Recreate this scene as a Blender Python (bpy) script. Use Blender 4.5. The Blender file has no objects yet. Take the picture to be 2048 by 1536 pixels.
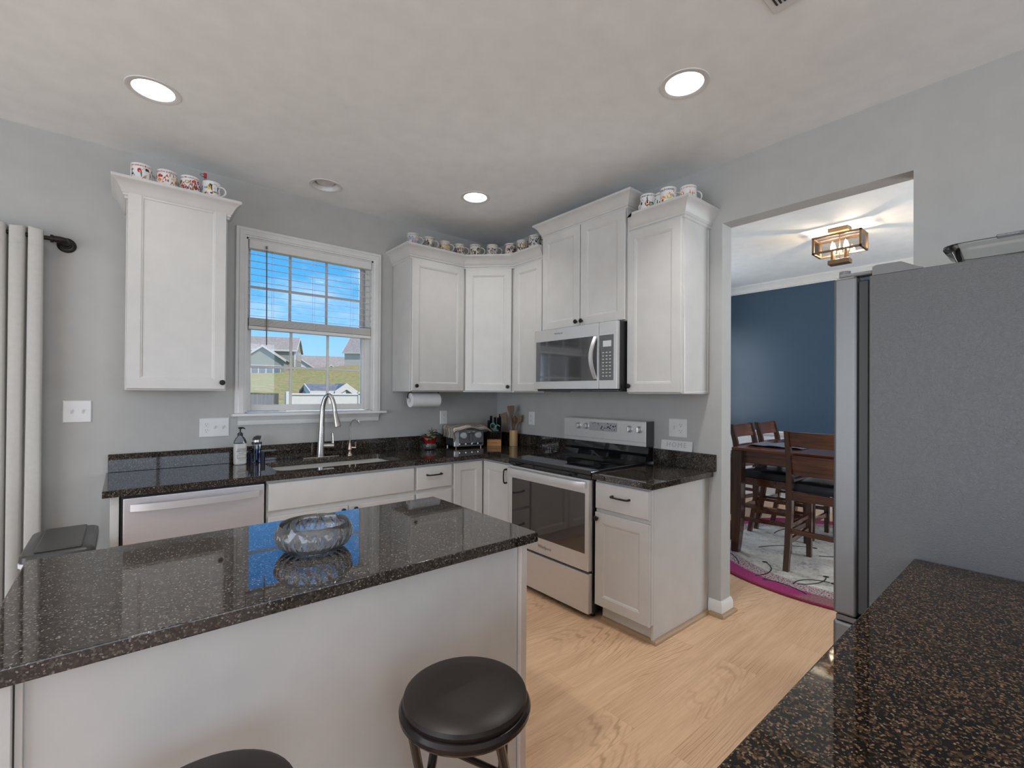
import bpy, bmesh, math, random
from mathutils import Vector, Matrix, noise
sc = bpy.context.scene
C = sc.collection
PI = math.pi
rnd = random.Random(7)

# ------------------------------------------------------------------ camera
_yaw, _pit, _rol, _f = 0.6972, 0.0056, 0.0064, 930.57
_fw = Vector((math.sin(_yaw)*math.cos(_pit), math.cos(_yaw)*math.cos(_pit), math.sin(_pit)))
_r0 = Vector((math.cos(_yaw), -math.sin(_yaw), 0)); _u0 = _r0.cross(_fw)
_R = _r0*math.cos(_rol) + _u0*math.sin(_rol); _U = _u0*math.cos(_rol) - _r0*math.sin(_rol)
cam = bpy.data.cameras.new('camera'); cam.sensor_width = 36.0; cam.sensor_fit = 'HORIZONTAL'
cam.lens = _f/2048*36.0; cam.shift_y = 12.55/2048; cam.clip_start = 0.02; cam.clip_end = 600
camo = bpy.data.objects.new('camera', cam); C.objects.link(camo)
_m = Matrix((_R, _U, -_fw)).transposed().to_4x4(); _m.translation = Vector((-2.835, -3.6103, 1.3669))
camo.matrix_world = _m
sc.camera = camo
sc.view_settings.view_transform = 'Standard'; sc.view_settings.look = 'None'
sc.view_settings.gamma = 1.0; sc.view_settings.use_curve_mapping = False
sc.view_settings.exposure = 0.3
sc.cycles.max_bounces = 10; sc.cycles.transparent_max_bounces = 16
sc.cycles.sample_clamp_indirect = 6.0
sc.cycles.caustics_reflective = False; sc.cycles.caustics_refractive = False

# ------------------------------------------------------------------ sky
wd = bpy.data.worlds.new('sky'); sc.world = wd; wd.use_nodes = True
_t = wd.node_tree; _t.nodes.clear()
def wn(k, **kw):
    n = _t.nodes.new(k)
    for a, b in kw.items(): setattr(n, a, b)
    return n
_tc = wn('ShaderNodeTexCoord'); _sx = wn('ShaderNodeSeparateXYZ'); _t.links.new(_tc.outputs['Generated'], _sx.inputs[0])
_rp = wn('ShaderNodeValToRGB'); _t.links.new(_sx.outputs['Z'], _rp.inputs[0])
_e = _rp.color_ramp.elements
_e[0].position = 0.0; _e[0].color = (.42, .66, 1.0, 1)
_e[1].position = .36; _e[1].color = (.03, .32, .92, 1)
for p_, c_ in ((.10, (.27, .57, 1.0, 1)), (.20, (.085, .42, .98, 1))):
    k_ = _e.new(p_); k_.color = c_
_mp = wn('ShaderNodeMapping'); _mp.inputs['Scale'].default_value = (3.0, 3.0, 9.0); _mp.inputs['Location'].default_value = (1.3, .4, .2)
_t.links.new(_tc.outputs['Generated'], _mp.inputs[0])
_nz = wn('ShaderNodeTexNoise'); _nz.inputs['Scale'].default_value = 1.6; _nz.inputs['Detail'].default_value = 7; _nz.inputs['Roughness'].default_value = .62
_t.links.new(_mp.outputs[0], _nz.inputs['Vector'])
_cr = wn('ShaderNodeValToRGB'); _cr.color_ramp.elements[0].position = .52; _cr.color_ramp.elements[1].position = .82
_cr.color_ramp.elements[1].color = (.65, .65, .65, 1)
_t.links.new(_nz.outputs[0], _cr.inputs[0])
_mx = wn('ShaderNodeMixRGB'); _mx.inputs[2].default_value = (.78, .86, .98, 1)
_t.links.new(_cr.outputs[0], _mx.inputs[0]); _t.links.new(_rp.outputs[0], _mx.inputs[1])
_bg = wn('ShaderNodeBackground'); _bg.inputs[1].default_value = 1.08
_wo = wn('ShaderNodeOutputWorld'); _t.links.new(_mx.outputs[0], _bg.inputs[0]); _t.links.new(_bg.outputs[0], _wo.inputs[0])

# ------------------------------------------------------------------ sun, area lamps for daylight at unseen windows, added fill lamps
def lamp(name, kind, loc, energy, color=(1, 1, 1), rot=None, **kw):
    l = bpy.data.lights.new(name, kind); l.energy = energy; l.color = color
    for a, b in kw.items(): setattr(l, a, b)
    o = bpy.data.objects.new(name, l); C.objects.link(o); o.location = loc
    if rot: o.rotation_euler = rot
    return o
def aim(o, d): o.rotation_euler = Vector(d).to_track_quat('-Z', 'Y').to_euler()
sun = lamp('sun', 'SUN', (0, -20, 30), 4.0, (1, .91, .78), angle=.01); aim(sun, (-.35, .62, -.75))
d1 = lamp('daylight_patio', 'AREA', (-6.28, -3.3, 1.30), 84, (.93, .965, 1), shape='RECTANGLE', size=3.7, size_y=2.2); aim(d1, (1, 0, 0))
d2 = lamp('daylight_front', 'AREA', (-2.3, -7.58, 1.33), 54, (.95, .975, 1), shape='RECTANGLE', size=4.1, size_y=2.2); aim(d2, (0, 1, 0))
d4 = lamp('fill_sink_window', 'AREA', (-1.74, .62, 2.92), 40, (.92, .96, 1), shape='RECTANGLE', size=1.0, size_y=.4); aim(d4, (.12, -.75, -.62))  # added fill hidden above the window, brightens the cabinet side panel
d3 = lamp('daylight_dining', 'AREA', (2.0, -.215, 1.55), 19, (.93, .97, 1), shape='RECTANGLE', size=1.7, size_y=1.5); aim(d3, (0, -1, 0))
d5 = lamp('fill_dining_side', 'AREA', (2.0, -4.68, 1.55), 62, (.93, .97, 1), shape='RECTANGLE', size=1.5, size_y=1.5); aim(d5, (0, 1, 0))  # added fill, brightens the doorway floor and cabinet sides

# ------------------------------------------------------------------ materials
def nm(name):
    m = bpy.data.materials.new(name); m.use_nodes = True
    t = m.node_tree; b = t.nodes['Principled BSDF']
    return m, t, b
def setp(b, base=None, rough=None, metal=None, spec=None, coat=None, trans=None, ior=None, aniso=None, sheen=None, emit=None, es=None):
    I = b.inputs
    if base is not None: I['Base Color'].default_value = (*base, 1)
    if rough is not None: I['Roughness'].default_value = rough
    if metal is not None: I['Metallic'].default_value = metal
    if spec is not None: I['Specular IOR Level'].default_value = spec
    if coat is not None: I['Coat Weight'].default_value = coat; I['Coat Roughness'].default_value = .05
    if trans is not None: I['Transmission Weight'].default_value = trans
    if ior is not None: I['IOR'].default_value = ior
    if aniso is not None: I['Anisotropic'].default_value = aniso
    if sheen is not None: I['Sheen Weight'].default_value = sheen
    if emit is not None: I['Emission Color'].default_value = (*emit, 1); I['Emission Strength'].default_value = es
def texco(t, scale=(1, 1, 1), rot=(0, 0, 0), out='Object'):
    tc = t.nodes.new('ShaderNodeTexCoord'); mp = t.nodes.new('ShaderNodeMapping')
    mp.inputs['Scale'].default_value = scale; mp.inputs['Rotation'].default_value = rot
    t.links.new(tc.outputs[out], mp.inputs[0]); return mp.outputs[0]
def noi(t, v, scale, detail=3, rough=.5, dist=0):
    n = t.nodes.new('ShaderNodeTexNoise'); n.inputs['Scale'].default_value = scale; n.inputs['Detail'].default_value = detail
    n.inputs['Roughness'].default_value = rough; n.inputs['Distortion'].default_value = dist
    t.links.new(v, n.inputs['Vector']); return n.outputs[0]
def vor(t, v, scale, out='Color', feature='F1', rand=1.0):
    n = t.nodes.new('ShaderNodeTexVoronoi'); n.feature = feature; n.inputs['Scale'].default_value = scale
    n.inputs['Randomness'].default_value = rand
    t.links.new(v, n.inputs['Vector']); return n.outputs[out]
def ramp(t, v, stops, interp='LINEAR'):
    n = t.nodes.new('ShaderNodeValToRGB'); n.color_ramp.interpolation = interp
    e = n.color_ramp.elements
    while len(e) < len(stops): e.new(.5)
    for k, (p, c) in enumerate(stops):
        e[k].position = p; e[k].color = (*c, 1) if len(c) == 3 else c
    t.links.new(v, n.inputs[0]); return n.outputs[0]
def mixc(t, fac, a, b, mode='MIX'):
    n = t.nodes.new('ShaderNodeMixRGB'); n.blend_type = mode
    for i, x in ((0, fac), (1, a), (2, b)):
        if hasattr(x, 'links') or hasattr(x, 'is_linked'): t.links.new(x, n.inputs[i])
        elif i == 0: n.inputs[0].default_value = x
        else: n.inputs[i].default_value = (*x, 1)
    return n.outputs[0]
def bump(t, b, h, strength=.2, dist=.001):
    n = t.nodes.new('ShaderNodeBump'); n.inputs['Strength'].default_value = strength; n.inputs['Distance'].default_value = dist
    t.links.new(h, n.inputs['Height']); t.links.new(n.outputs[0], b.inputs['Normal'])
def plain(name, base, rough=.5, **kw):
    m, t, b = nm(name); setp(b, base, rough, **kw)
    # slight natural variation of tone keeps every surface procedural
    v = texco(t); n = noi(t, v, 9, 3)
    lo = tuple(c*.965 for c in base); hi = tuple(min(1, c*1.03) for c in base)
    t.links.new(ramp(t, n, ((.3, lo), (.7, hi))), b.inputs['Base Color'])
    return m
def painted(name, base, rough=.55, bs=.04, sc_=380):
    m = plain(name, base, rough); t = m.node_tree; b = t.nodes['Principled BSDF']
    v = texco(t); bump(t, b, noi(t, v, sc_, 2), bs, .0006); return m

M = {}
M['wall'] = painted('wall_paint', (.435, .430, .412), .6, .05)
M['ceil'] = painted('ceiling_paint', (.80, .82, .815), .7, .05)
M['trim'] = plain('trim_paint', (.68, .675, .655), .35)
M['cab'] = plain('cabinet_paint', (.565, .553, .530), .33)
M['cabin'] = plain('cabinet_inside', (.45, .43, .39), .6)
M['blue'] = painted('navy_wall_paint', (.040, .074, .115), .34, .05)
M['wains'] = plain('wainscot_paint', (.72, .73, .74), .4)
M['black'] = plain('black_plastic', (.012, .012, .012), .35)
M['knob'] = plain('dark_bronze', (.022, .018, .016), .38, metal=.6)
M['rubber'] = plain('rubber_gasket', (.035, .034, .033), .5)
M['plate'] = plain('switch_plate_plastic', (.72, .715, .70), .3)
M['slot'] = plain('outlet_slot', (.02, .02, .02), .5)
M['paper'] = plain('paper', (.78, .78, .77), .8)
M['card'] = plain('cardboard', (.40, .30, .20), .8)
M['white'] = plain('white_ceramic', (.78, .77, .75), .15, coat=.3)
M['can'] = plain('can_trim', (.66, .655, .64), .4)
M['shoe'] = plain('oak_shoe_moulding', (.36, .235, .135), .45)
M['post'] = plain('end_panel_edge', (.60, .53, .48), .5)

def steel(name, base=(.60, .60, .60), rough=.3, stretch=(1, 1, 90), aniso=.4, metal=1.0):
    m, t, b = nm(name); setp(b, base, rough, metal, aniso=aniso)
    v = texco(t, stretch); n = noi(t, v, 14, 4, .6)
    lo = tuple(c*.93 for c in base); hi = tuple(min(1, c*1.05) for c in base)
    t.links.new(ramp(t, n, ((.3, lo), (.7, hi))), b.inputs['Base Color'])
    r = ramp(t, n, ((.2, (rough*.85,)*3), (.8, (rough*1.15,)*3))); t.links.new(r, b.inputs['Roughness'])
    return m
M['steel'] = steel('brushed_steel', (.68, .672, .662), .40, metal=.62)
M['steel_door'] = steel('matte_door_steel', (.22, .218, .215), .5)
M['steel_warm'] = steel('dishwasher_steel', (.68, .66, .675), .42, metal=.7)
M['steel_sat'] = steel('satin_nickel', (.52, .50, .47), .24, (8, 8, 8), 0)
M['steel_sink'] = steel('sink_steel', (.60, .58, .55), .32, (60, 1, 1))
M['chrome'] = steel('polished_steel', (.72, .72, .72), .12, (4, 4, 4), 0)
M['steel_dark'] = steel('dark_steel', (.16, .16, .165), .35)
M['bronze'] = steel('brushed_bronze', (.30, .19, .12), .42, (1, 60, 1))

def granite(name, dark, brown, tan, pale, scale, f_brown, f_tan, f_pale, ior=1.5, rough=.035):
    m, t, b = nm(name); setp(b, None, rough, spec=.5, ior=ior)
    v = texco(t, (1, 1, 1))
    nn = t.nodes.new('ShaderNodeTexNoise'); nn.inputs['Scale'].default_value = scale*.7; nn.inputs['Detail'].default_value = 3; t.links.new(v, nn.inputs['Vector'])
    cm = t.nodes.new('ShaderNodeVectorMath'); cm.operation = 'SCALE'; cm.inputs['Scale'].default_value = 1.1/scale; t.links.new(nn.outputs['Color'], cm.inputs[0])
    ad = t.nodes.new('ShaderNodeVectorMath'); ad.operation = 'ADD'; t.links.new(v, ad.inputs[0]); t.links.new(cm.outputs[0], ad.inputs[1])
    def cells(sc_, frac, ch):
        c = vor(t, ad.outputs[0], sc_, 'Color'); sp = t.nodes.new('ShaderNodeSeparateColor'); t.links.new(c, sp.inputs[0])
        return ramp(t, sp.outputs[ch], ((1-frac-.03, (0, 0, 0)), (1-frac+.03, (1, 1, 1))))
    big = noi(t, v, scale*.10, 4, .6)
    base = ramp(t, big, ((.35, tuple(c*.6 for c in dark)), (.65, tuple(c*1.5 for c in dark))))
    c = mixc(t, cells(scale, f_brown, 0), base, brown)
    c = mixc(t, cells(scale*1.35, f_tan, 1), c, tan)
    c = mixc(t, cells(scale*1.8, f_pale, 2), c, pale)
    t.links.new(c, b.inputs['Base Color']); return m
M['granite'] = granite('brown_black_granite', (.015, .0115, .009), (.038, .028, .021), (.085, .072, .060), (.27, .235, .20), 190, .34, .11, .038, 1.62)
M['granite2'] = granite('brown_black_granite_near', (.008, .006, .005), (.060, .034, .017), (.17, .100, .050), (.26, .19, .12), 225, .25, .11, .045, 1.40)

def floorwood():
    m, t, b = nm('light_oak_plank_floor'); setp(b, None, .34, spec=.4)
    v = texco(t, (1, 1, 1))
    br = t.nodes.new('ShaderNodeTexBrick'); br.offset = .37; br.inputs['Scale'].default_value = 1
    br.inputs['Brick Width'].default_value = 1.22; br.inputs['Row Height'].default_value = .165
    br.inputs['Mortar Size'].default_value = .0009; br.inputs['Mortar Smooth'].default_value = .2
    br.inputs['Color1'].default_value = (0, 0, 0, 1); br.inputs['Color2'].default_value = (1, 1, 1, 1); br.inputs['Mortar'].default_value = (.5, .5, .5, 1)
    t.links.new(v, br.inputs['Vector'])
    # offset grain per plank
    add = t.nodes.new('ShaderNodeVectorMath'); add.operation = 'MULTIPLY_ADD'; add.inputs[1].default_value = (7.3, 3.1, 1.7)
    t.links.new(br.outputs['Color'], add.inputs[0]); t.links.new(v, add.inputs[2])
    mp = t.nodes.new('ShaderNodeMapping'); mp.inputs['Scale'].default_value = (1.0, 11, 1); t.links.new(add.outputs[0], mp.inputs[0])
    g1 = noi(t, mp.outputs[0], 2.2, 5, .6, 1.3)
    mp2 = t.nodes.new('ShaderNodeMapping'); mp2.inputs['Scale'].default_value = (2.2, 70, 1); t.links.new(add.outputs[0], mp2.inputs[0])
    g2 = noi(t, mp2.outputs[0], 3, 3, .6)
    wv = t.nodes.new('ShaderNodeTexWave'); wv.wave_type = 'RINGS'; wv.rings_direction = 'Z'; wv.inputs['Scale'].default_value = 4.0; wv.inputs['Distortion'].default_value = 7
    wv.inputs['Detail'].default_value = 2.5; wv.inputs['Detail Scale'].default_value = .8
    mp3 = t.nodes.new('ShaderNodeMapping'); mp3.inputs['Scale'].default_value = (.55, 4.6, 1); t.links.new(add.outputs[0], mp3.inputs[0])
    t.links.new(mp3.outputs[0], wv.inputs['Vector'])
    base = ramp(t, g1, ((.25, (.60, .375, .225)), (.5, (.70, .460, .288)), (.75, (.77, .525, .345))))
    fine = ramp(t, g2, ((.32, (.86, .84, .81)), (.55, (1, 1, 1))))
    ring = ramp(t, wv.outputs[0], ((0, (.66, .60, .54)), (.14, (.93, .92, .90)), (.30, (1, 1, 1)), (.88, (1, 1, 1)), (1, (.86, .83, .80))))
    msk = ramp(t, noi(t, add.outputs[0], 1.7, 2, .5), ((.42, (0, 0, 0)), (.60, (1, 1, 1))))
    ringm = mixc(t, msk, (1, 1, 1), ring)
    c = mixc(t, .75, base, fine, 'MULTIPLY'); c = mixc(t, .85, c, ringm, 'MULTIPLY')
    tone = ramp(t, br.outputs['Color'], ((0, (.96, .95, .94)), (1, (1.02, 1.02, 1.01))))
    c = mixc(t, 1.0, c, tone, 'MULTIPLY')
    c = mixc(t, br.outputs['Fac'], c, (.50, .32, .19))
    t.links.new(c, b.inputs['Base Color']); bump(t, b, g2, .06, .0005)
    return m
M['floor'] = floorwood()

def wood(name, c0, c1, rough=.35, axis='X', coat=0, s=1.0):
    m, t, b = nm(name); setp(b, None, rough, coat=coat)
    sc_ = {'X': (2*s, 30*s, 30*s), 'Y': (30*s, 2*s, 30*s), 'Z': (30*s, 30*s, 2*s)}[axis]
    v = texco(t, sc_); n = noi(t, v, 1.2, 5, .6, .6)
    t.links.new(ramp(t, n, ((.3, c0), (.7, c1))), b.inputs['Base Color']); bump(t, b, n, .08, .0004)
    return m
M['mahog_z'] = wood('mahogany_upright', (.030, .013, .008), (.085, .035, .018), .25, 'Z', .4)
M['mahog_x'] = wood('mahogany_rail', (.040, .015, .008), (.130, .046, .020), .22, 'Y', .5)
M['tabletop'] = wood('mahogany_top', (.075, .022, .010), (.16, .045, .018), .18, 'Y', .5)
M['bamboo'] = wood('bamboo', (.46, .28, .12), (.66, .44, .22), .4, 'Z', .1)
M['block'] = wood('beech_block', (.46, .19, .05), (.64, .29, .085), .35, 'X', .2)
M['spoon'] = wood('acacia_utensil', (.085, .045, .022), (.20, .11, .055), .45, 'Z')
M['spoon_l'] = wood('beech_utensil', (.30, .18, .09), (.44, .28, .15), .5, 'Z')

def leather(name, base, rough=.3):
    m, t, b = nm(name); setp(b, base, rough, spec=.32)
    v = texco(t); n = vor(t, v, 260, 'Distance'); bump(t, b, n, .12, .0006)
    n2 = noi(t, v, 5, 3)
    t.links.new(ramp(t, n2, ((.3, tuple(c*.8 for c in base)), (.7, tuple(c*1.25 for c in base)))), b.inputs['Base Color'])
    return m
M['vinyl'] = leather('dark_brown_vinyl', (.016, .011, .009), .42)
M['seat_leather'] = leather('black_leather', (.016, .018, .024), .24)
def fridgeside():
    m, t, b = nm('textured_grey_enamel'); setp(b, (.118, .118, .120), .38, spec=.4)
    v = texco(t); n1 = noi(t, v, 120, 3, .6, 2.0); bump(t, b, n1, .55, .002); return m
M['fridge_side'] = fridgeside()

def thinglass(name, tint=(1, 1, 1), ior=1.45, refl=1.0):
    m = bpy.data.materials.new(name); m.use_nodes = True; t = m.node_tree; t.nodes.clear()
    tr = t.nodes.new('ShaderNodeBsdfTransparent'); tr.inputs[0].default_value = (*tint, 1)
    gl = t.nodes.new('ShaderNodeBsdfGlossy'); gl.inputs['Roughness'].default_value = .01
    fr = t.nodes.new('ShaderNodeFresnel'); fr.inputs[0].default_value = ior
    mu = t.nodes.new('ShaderNodeMath'); mu.operation = 'MULTIPLY'; mu.inputs[1].default_value = refl; t.links.new(fr.outputs[0], mu.inputs[0])
    mx = t.nodes.new('ShaderNodeMixShader'); o = t.nodes.new('ShaderNodeOutputMaterial')
    t.links.new(mu.outputs[0], mx.inputs[0]); t.links.new(tr.outputs[0], mx.inputs[1]); t.links.new(gl.outputs[0], mx.inputs[2]); t.links.new(mx.outputs[0], o.inputs[0])
    return m
M['pane'] = thinglass('window_glass', (.97, .98, .98))
M['lamp_glass'] = thinglass('lamp_glass', (.95, .93, .9))
def glass(name, color=(1, 1, 1), rough=0.0, ior=1.5):
    m, t, b = nm(name); setp(b, color, rough, trans=1.0, ior=ior); return m
M['crystal'] = glass('cut_crystal', (.93, .94, .94), .02, 1.54); M['crystal'].node_tree.nodes['Principled BSDF'].inputs['Transmission Weight'].default_value = .94
M['dish'] = thinglass('baking_dish_glass', (.90, .91, .90), 1.5, 1.6)
M['clear'] = thinglass('clear_plastic', (.86, .88, .92), 1.45)
M['red_glass'] = glass('red_glass', (.75, .03, .03), .02, 1.45)
M['oven_glass'] = plain('oven_window_glass', (.030, .024, .022), .04, spec=.9, coat=.6)
M['cook_glass'] = plain('black_ceramic_glass', (.007, .007, .008), .035, spec=.8)
def emis(name, col, s):
    m = bpy.data.materials.new(name); m.use_nodes = True; t = m.node_tree; t.nodes.clear()
    e = t.nodes.new('ShaderNodeEmission'); e.inputs[0].default_value = (*col, 1); e.inputs[1].default_value = s
    o = t.nodes.new('ShaderNodeOutputMaterial'); t.links.new(e.outputs[0], o.inputs[0]); return m
M['diffuser'] = emis('lit_diffuser', (1, .985, .95), 5.0)
M['bulb'] = emis('lit_candle_bulb', (1, .86, .66), 14.0)
def fabric(name, base, s=500, rough=.9):
    m, t, b = nm(name); setp(b, base, rough, sheen=.15)
    v = texco(t, (1, 1, 1)); n = noi(t, v, s, 2); bump(t, b, n, .2, .0006)
    n2 = noi(t, v, 40, 3); t.links.new(ramp(t, n2, ((.3, tuple(c*.94 for c in base)), (.7, base))), b.inputs['Base Color']); return m
M['curtain'] = fabric('linen_curtain', (.50, .487, .455), 700)
M['placemat'] = fabric('navy_placemat', (.040, .055, .095), 300)
def steelmicro():
    m, t, b = nm('microwave_window'); setp(b, (.20, .20, .205), .06, .75, spec=.7)
    v = texco(t); n = vor(t, v, 500, 'Distance'); t.links.new(ramp(t, n, ((.2, (.17, .17, .175)), (.6, (.24, .24, .245)))), b.inputs['Base Color']); return m
M['mw_glass'] = steelmicro()
# ------------------------------------------------------------------ mesh builder
W = {}
class MB:
    def __init__(s): s.bm = bmesh.new(); s.mi = 0; s.boxy = False
    def _f(s, vs):
        try:
            f = s.bm.faces.new(vs); f.material_index = s.mi; return f
        except ValueError: return None
    def box(s, x0, x1, y0, y1, z0, z1, bev=0, seg=1, m=None):
        P = [(x, y, z) for x in (x0, x1) for y in (y0, y1) for z in (z0, z1)]
        v = [s.bm.verts.new((m @ Vector(p)) if m else p) for p in P]
        fs = [s._f([v[i] for i in q]) for q in ((0, 1, 3, 2), (4, 6, 7, 5), (0, 4, 5, 1), (2, 3, 7, 6), (0, 2, 6, 4), (1, 5, 7, 3))]
        if bev > 0:
            s.boxy = True
            es = list({e for f in fs for e in f.edges})
            r = bmesh.ops.bevel(s.bm, geom=es, offset=bev, segments=seg, profile=.5, affect='EDGES', clamp_overlap=True)
            for f in r['faces']: f.material_index = s.mi
        return s
    def ring(s, pts): return [s.bm.verts.new(p) for p in pts]
    def loft(s, rings, closed=True, cap0=True, cap1=True, loop=False):
        R = [s.ring(r) for r in rings]; n = len(R[0])
        K = len(R)
        for a in range(K if loop else K-1):
            A, B = R[a], R[(a+1) % K]
            for i in range(n if closed else n-1): s._f([A[i], A[(i+1) % n], B[(i+1) % n], B[i]])
        if not loop:
            if cap0: s._f(list(reversed(R[0])))
            if cap1: s._f(R[-1])
        return s
    def cyl(s, p0, p1, r0, r1=None, n=20, cap=True):
        p0, p1 = Vector(p0), Vector(p1); r1 = r0 if r1 is None else r1
        d = (p1-p0).normalized(); a = d.orthogonal().normalized(); b = d.cross(a)
        mk = lambda p, r: [p + a*(r*math.cos(2*PI*i/n)) + b*(r*math.sin(2*PI*i/n)) for i in range(n)]
        return s.loft([mk(p0, r0), mk(p1, r1)], True, cap, cap)
    def lathe(s, prof, n=32, m=None, mod=None, cap0=True, cap1=True):
        m = m or Matrix()
        rings = []
        for r, z in prof:
            q = []
            for i in range(n):
                a = 2*PI*i/n; rr = r*(mod(a, z) if mod else 1)
                q.append(m @ Vector((rr*math.cos(a), rr*math.sin(a), z)))
            rings.append(q)
        return s.loft(rings, True, cap0, cap1)
    def tube(s, pts, r, n=10, cap=True, loop=False):
        pts = [Vector(p) for p in pts]; K = len(pts)
        rr = r if isinstance(r, (list, tuple)) else [r]*K
        rings = []; prev = None
        for k in range(K):
            if loop: d = (pts[(k+1) % K]-pts[k-1]).normalized()
            else: d = (pts[min(k+1, K-1)]-pts[max(k-1, 0)]).normalized()
            if prev is None: a = d.orthogonal().normalized()
            else:
                a = prev - d*prev.dot(d)
                a = a.normalized() if a.length > 1e-6 else d.orthogonal().normalized()
            prev = a; b = d.cross(a)
            rings.append([pts[k] + a*(rr[k]*math.cos(2*PI*i/n)) + b*(rr[k]*math.sin(2*PI*i/n)) for i in range(n)])
        return s.loft(rings, True, cap, cap, loop)
    def bar(s, p0, p1, w, d, up=(0, 0, 1), w1=None, d1=None):
        p0, p1 = Vector(p0), Vector(p1); dr = (p1-p0).normalized(); u = Vector(up)
        a = dr.cross(u); a = a.normalized() if a.length > 1e-6 else dr.orthogonal().normalized()
        b = a.cross(dr); w1 = w if w1 is None else w1; d1 = d if d1 is None else d1
        mk = lambda p, w, d: [p+a*w/2+b*d/2, p-a*w/2+b*d/2, p-a*w/2-b*d/2, p+a*w/2-b*d/2]
        return s.loft([mk(p0, w, d), mk(p1, w1, d1)])
    def poly(s, pts, h, m=None):           # polygon in XY extruded by h along Z, through m
        m = m or Matrix()
        return s.loft([[m @ Vector((x, y, 0)) for x, y in pts], [m @ Vector((x, y, h)) for x, y in pts]])
    def sweep(s, path, prof, side=1, loop=False, m=None):   # path in XY, prof (outward, z)
        P = [Vector((p[0], p[1])) for p in path]; K = len(P)
        def nrm(a, b): d = (b-a).normalized(); return Vector((d.y, -d.x))*side
        rings = []
        for k in range(K):
            if loop: n0, n1 = nrm(P[k-1], P[k]), nrm(P[k], P[(k+1) % K])
            else:
                n0 = nrm(P[max(k-1, 0)], P[max(k, 1)]) if k > 0 else nrm(P[0], P[1])
                n1 = nrm(P[k], P[k+1]) if k < K-1 else n0
            mt = n0+n1; mt = mt/(1+n0.dot(n1)) if (1+n0.dot(n1)) > 1e-4 else n0
            rings.append([(m or Matrix()) @ Vector((P[k].x+mt.x*o, P[k].y+mt.y*o, z)) for o, z in prof])
        return s.loft(rings, True, True, True, loop)
    def panel(s, o, u, n, w, h, rings, v=(0, 0, 1)):  # nested rectangles: (inset, depth)
        o, u, n, v = Vector(o), Vector(u), Vector(n), Vector(v)
        L = []
        for i, d in rings:
            L.append([o+u*i+v*i+n*d, o+u*(w-i)+v*i+n*d, o+u*(w-i)+v*(h-i)+n*d, o+u*i+v*(h-i)+n*d])
        return s.loft(L)
    def build(s, name, mats, parent=None, local=False, sharp=32, base=True):
        bmesh.ops.recalc_face_normals(s.bm, faces=s.bm.faces)
        me = bpy.data.meshes.new(name)
        if parent is not None and not local: s.bm.transform(W[parent].inverted())
        off = None
        if parent is None and base:
            xs = [v.co for v in s.bm.verts]
            off = Vector(((min(v.x for v in xs)+max(v.x for v in xs))/2, (min(v.y for v in xs)+max(v.y for v in xs))/2, min(v.z for v in xs)))
            s.bm.transform(Matrix.Translation(-off))
        s.bm.to_mesh(me); s.bm.free()
        for m_ in (mats if isinstance(mats, (list, tuple)) else [mats]): me.materials.append(M[m_] if isinstance(m_, str) else m_)
        for p in me.polygons: p.use_smooth = True
        me.set_sharp_from_angle(angle=math.radians(sharp))
        o = bpy.data.objects.new(name, me); C.objects.link(o)
        if s.boxy:
            wnm = o.modifiers.new('face_normals', 'WEIGHTED_NORMAL'); wnm.keep_sharp = True; wnm.weight = 90
        if parent is not None: o.parent = parent; W[o] = W[parent]
        else:
            W[o] = Matrix.Translation(off) if off else Matrix()
            if off: o.location = off
        return o
def tag(o, label, cat, group=None, kind=None):
    o['label'] = label; o['category'] = cat
    if group: o['group'] = group
    if kind: o['kind'] = kind
    return o
def thing(name, label, cat, loc=(0, 0, 0), rz=0, group=None):
    o = bpy.data.objects.new(name, None); C.objects.link(o); o.empty_display_size = .05
    o.location = loc; o.rotation_euler = (0, 0, rz)
    W[o] = Matrix.Translation(Vector(loc)) @ Matrix.Rotation(rz, 4, 'Z')
    return tag(o, label, cat, group)
def struct(mb, name, mats, label=None, **kw):
    o = mb.build(name, mats, base=False, **kw); o['kind'] = 'structure'
    if label: o['label'] = label; 
    return o
def copy_tree(o, loc, rz, label):
    r = o.copy(); C.objects.link(r); r.location = loc; r.rotation_euler = (0, 0, rz); r['label'] = label
    for ch in list(o.children):
        c = ch.copy(); C.objects.link(c); c.parent = r
        for g in list(ch.children):
            d = g.copy(); C.objects.link(d); d.parent = c
    return r
_tc_cache = {}
def text_mesh(txt, size, extrude=.0, spacing=1.0):
    key = (txt, size, extrude, spacing)
    cu = bpy.data.curves.new('txt', 'FONT'); cu.body = txt; cu.size = size; cu.extrude = extrude
    cu.align_x = 'CENTER'; cu.align_y = 'CENTER'; cu.space_character = spacing; cu.resolution_u = 2
    ob = bpy.data.objects.new('txt', cu); C.objects.link(ob)
    dg = bpy.context.evaluated_depsgraph_get(); me = bpy.data.meshes.new_from_object(ob.evaluated_get(dg))
    vs = [v.co.copy() for v in me.vertices]; fs = [tuple(p.vertices) for p in me.polygons]
    bpy.data.objects.remove(ob); bpy.data.curves.remove(cu); bpy.data.meshes.remove(me)
    return vs, fs
def add_text(mb, txt, size, fn, extrude=.0003, spacing=1.0):
    vs, fs = text_mesh(txt, size, extrude, spacing)
    V = [mb.bm.verts.new(fn(v)) for v in vs]
    for f in fs: mb._f([V[i] for i in f])
def flat(o, u, v, n): 
    o, u, v, n = Vector(o), Vector(u), Vector(v), Vector(n)
    return lambda p: o+u*p.x+v*p.y+n*p.z
SHAKER = [(0, 0), (0, .016), (.004, .020), (.058, .020), (.061, .0175), (.064, .0175), (.070, .012)]
def shaker(fw=.058, t=.020): return [(0, 0), (0, t-.004), (.004, t), (fw, t), (fw+.003, t-.0025), (fw+.007, t-.003), (fw+.013, t-.008)]
SLAB = [(0, 0), (0, .013), (.005, .0185), (.012, .020)]
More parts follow.
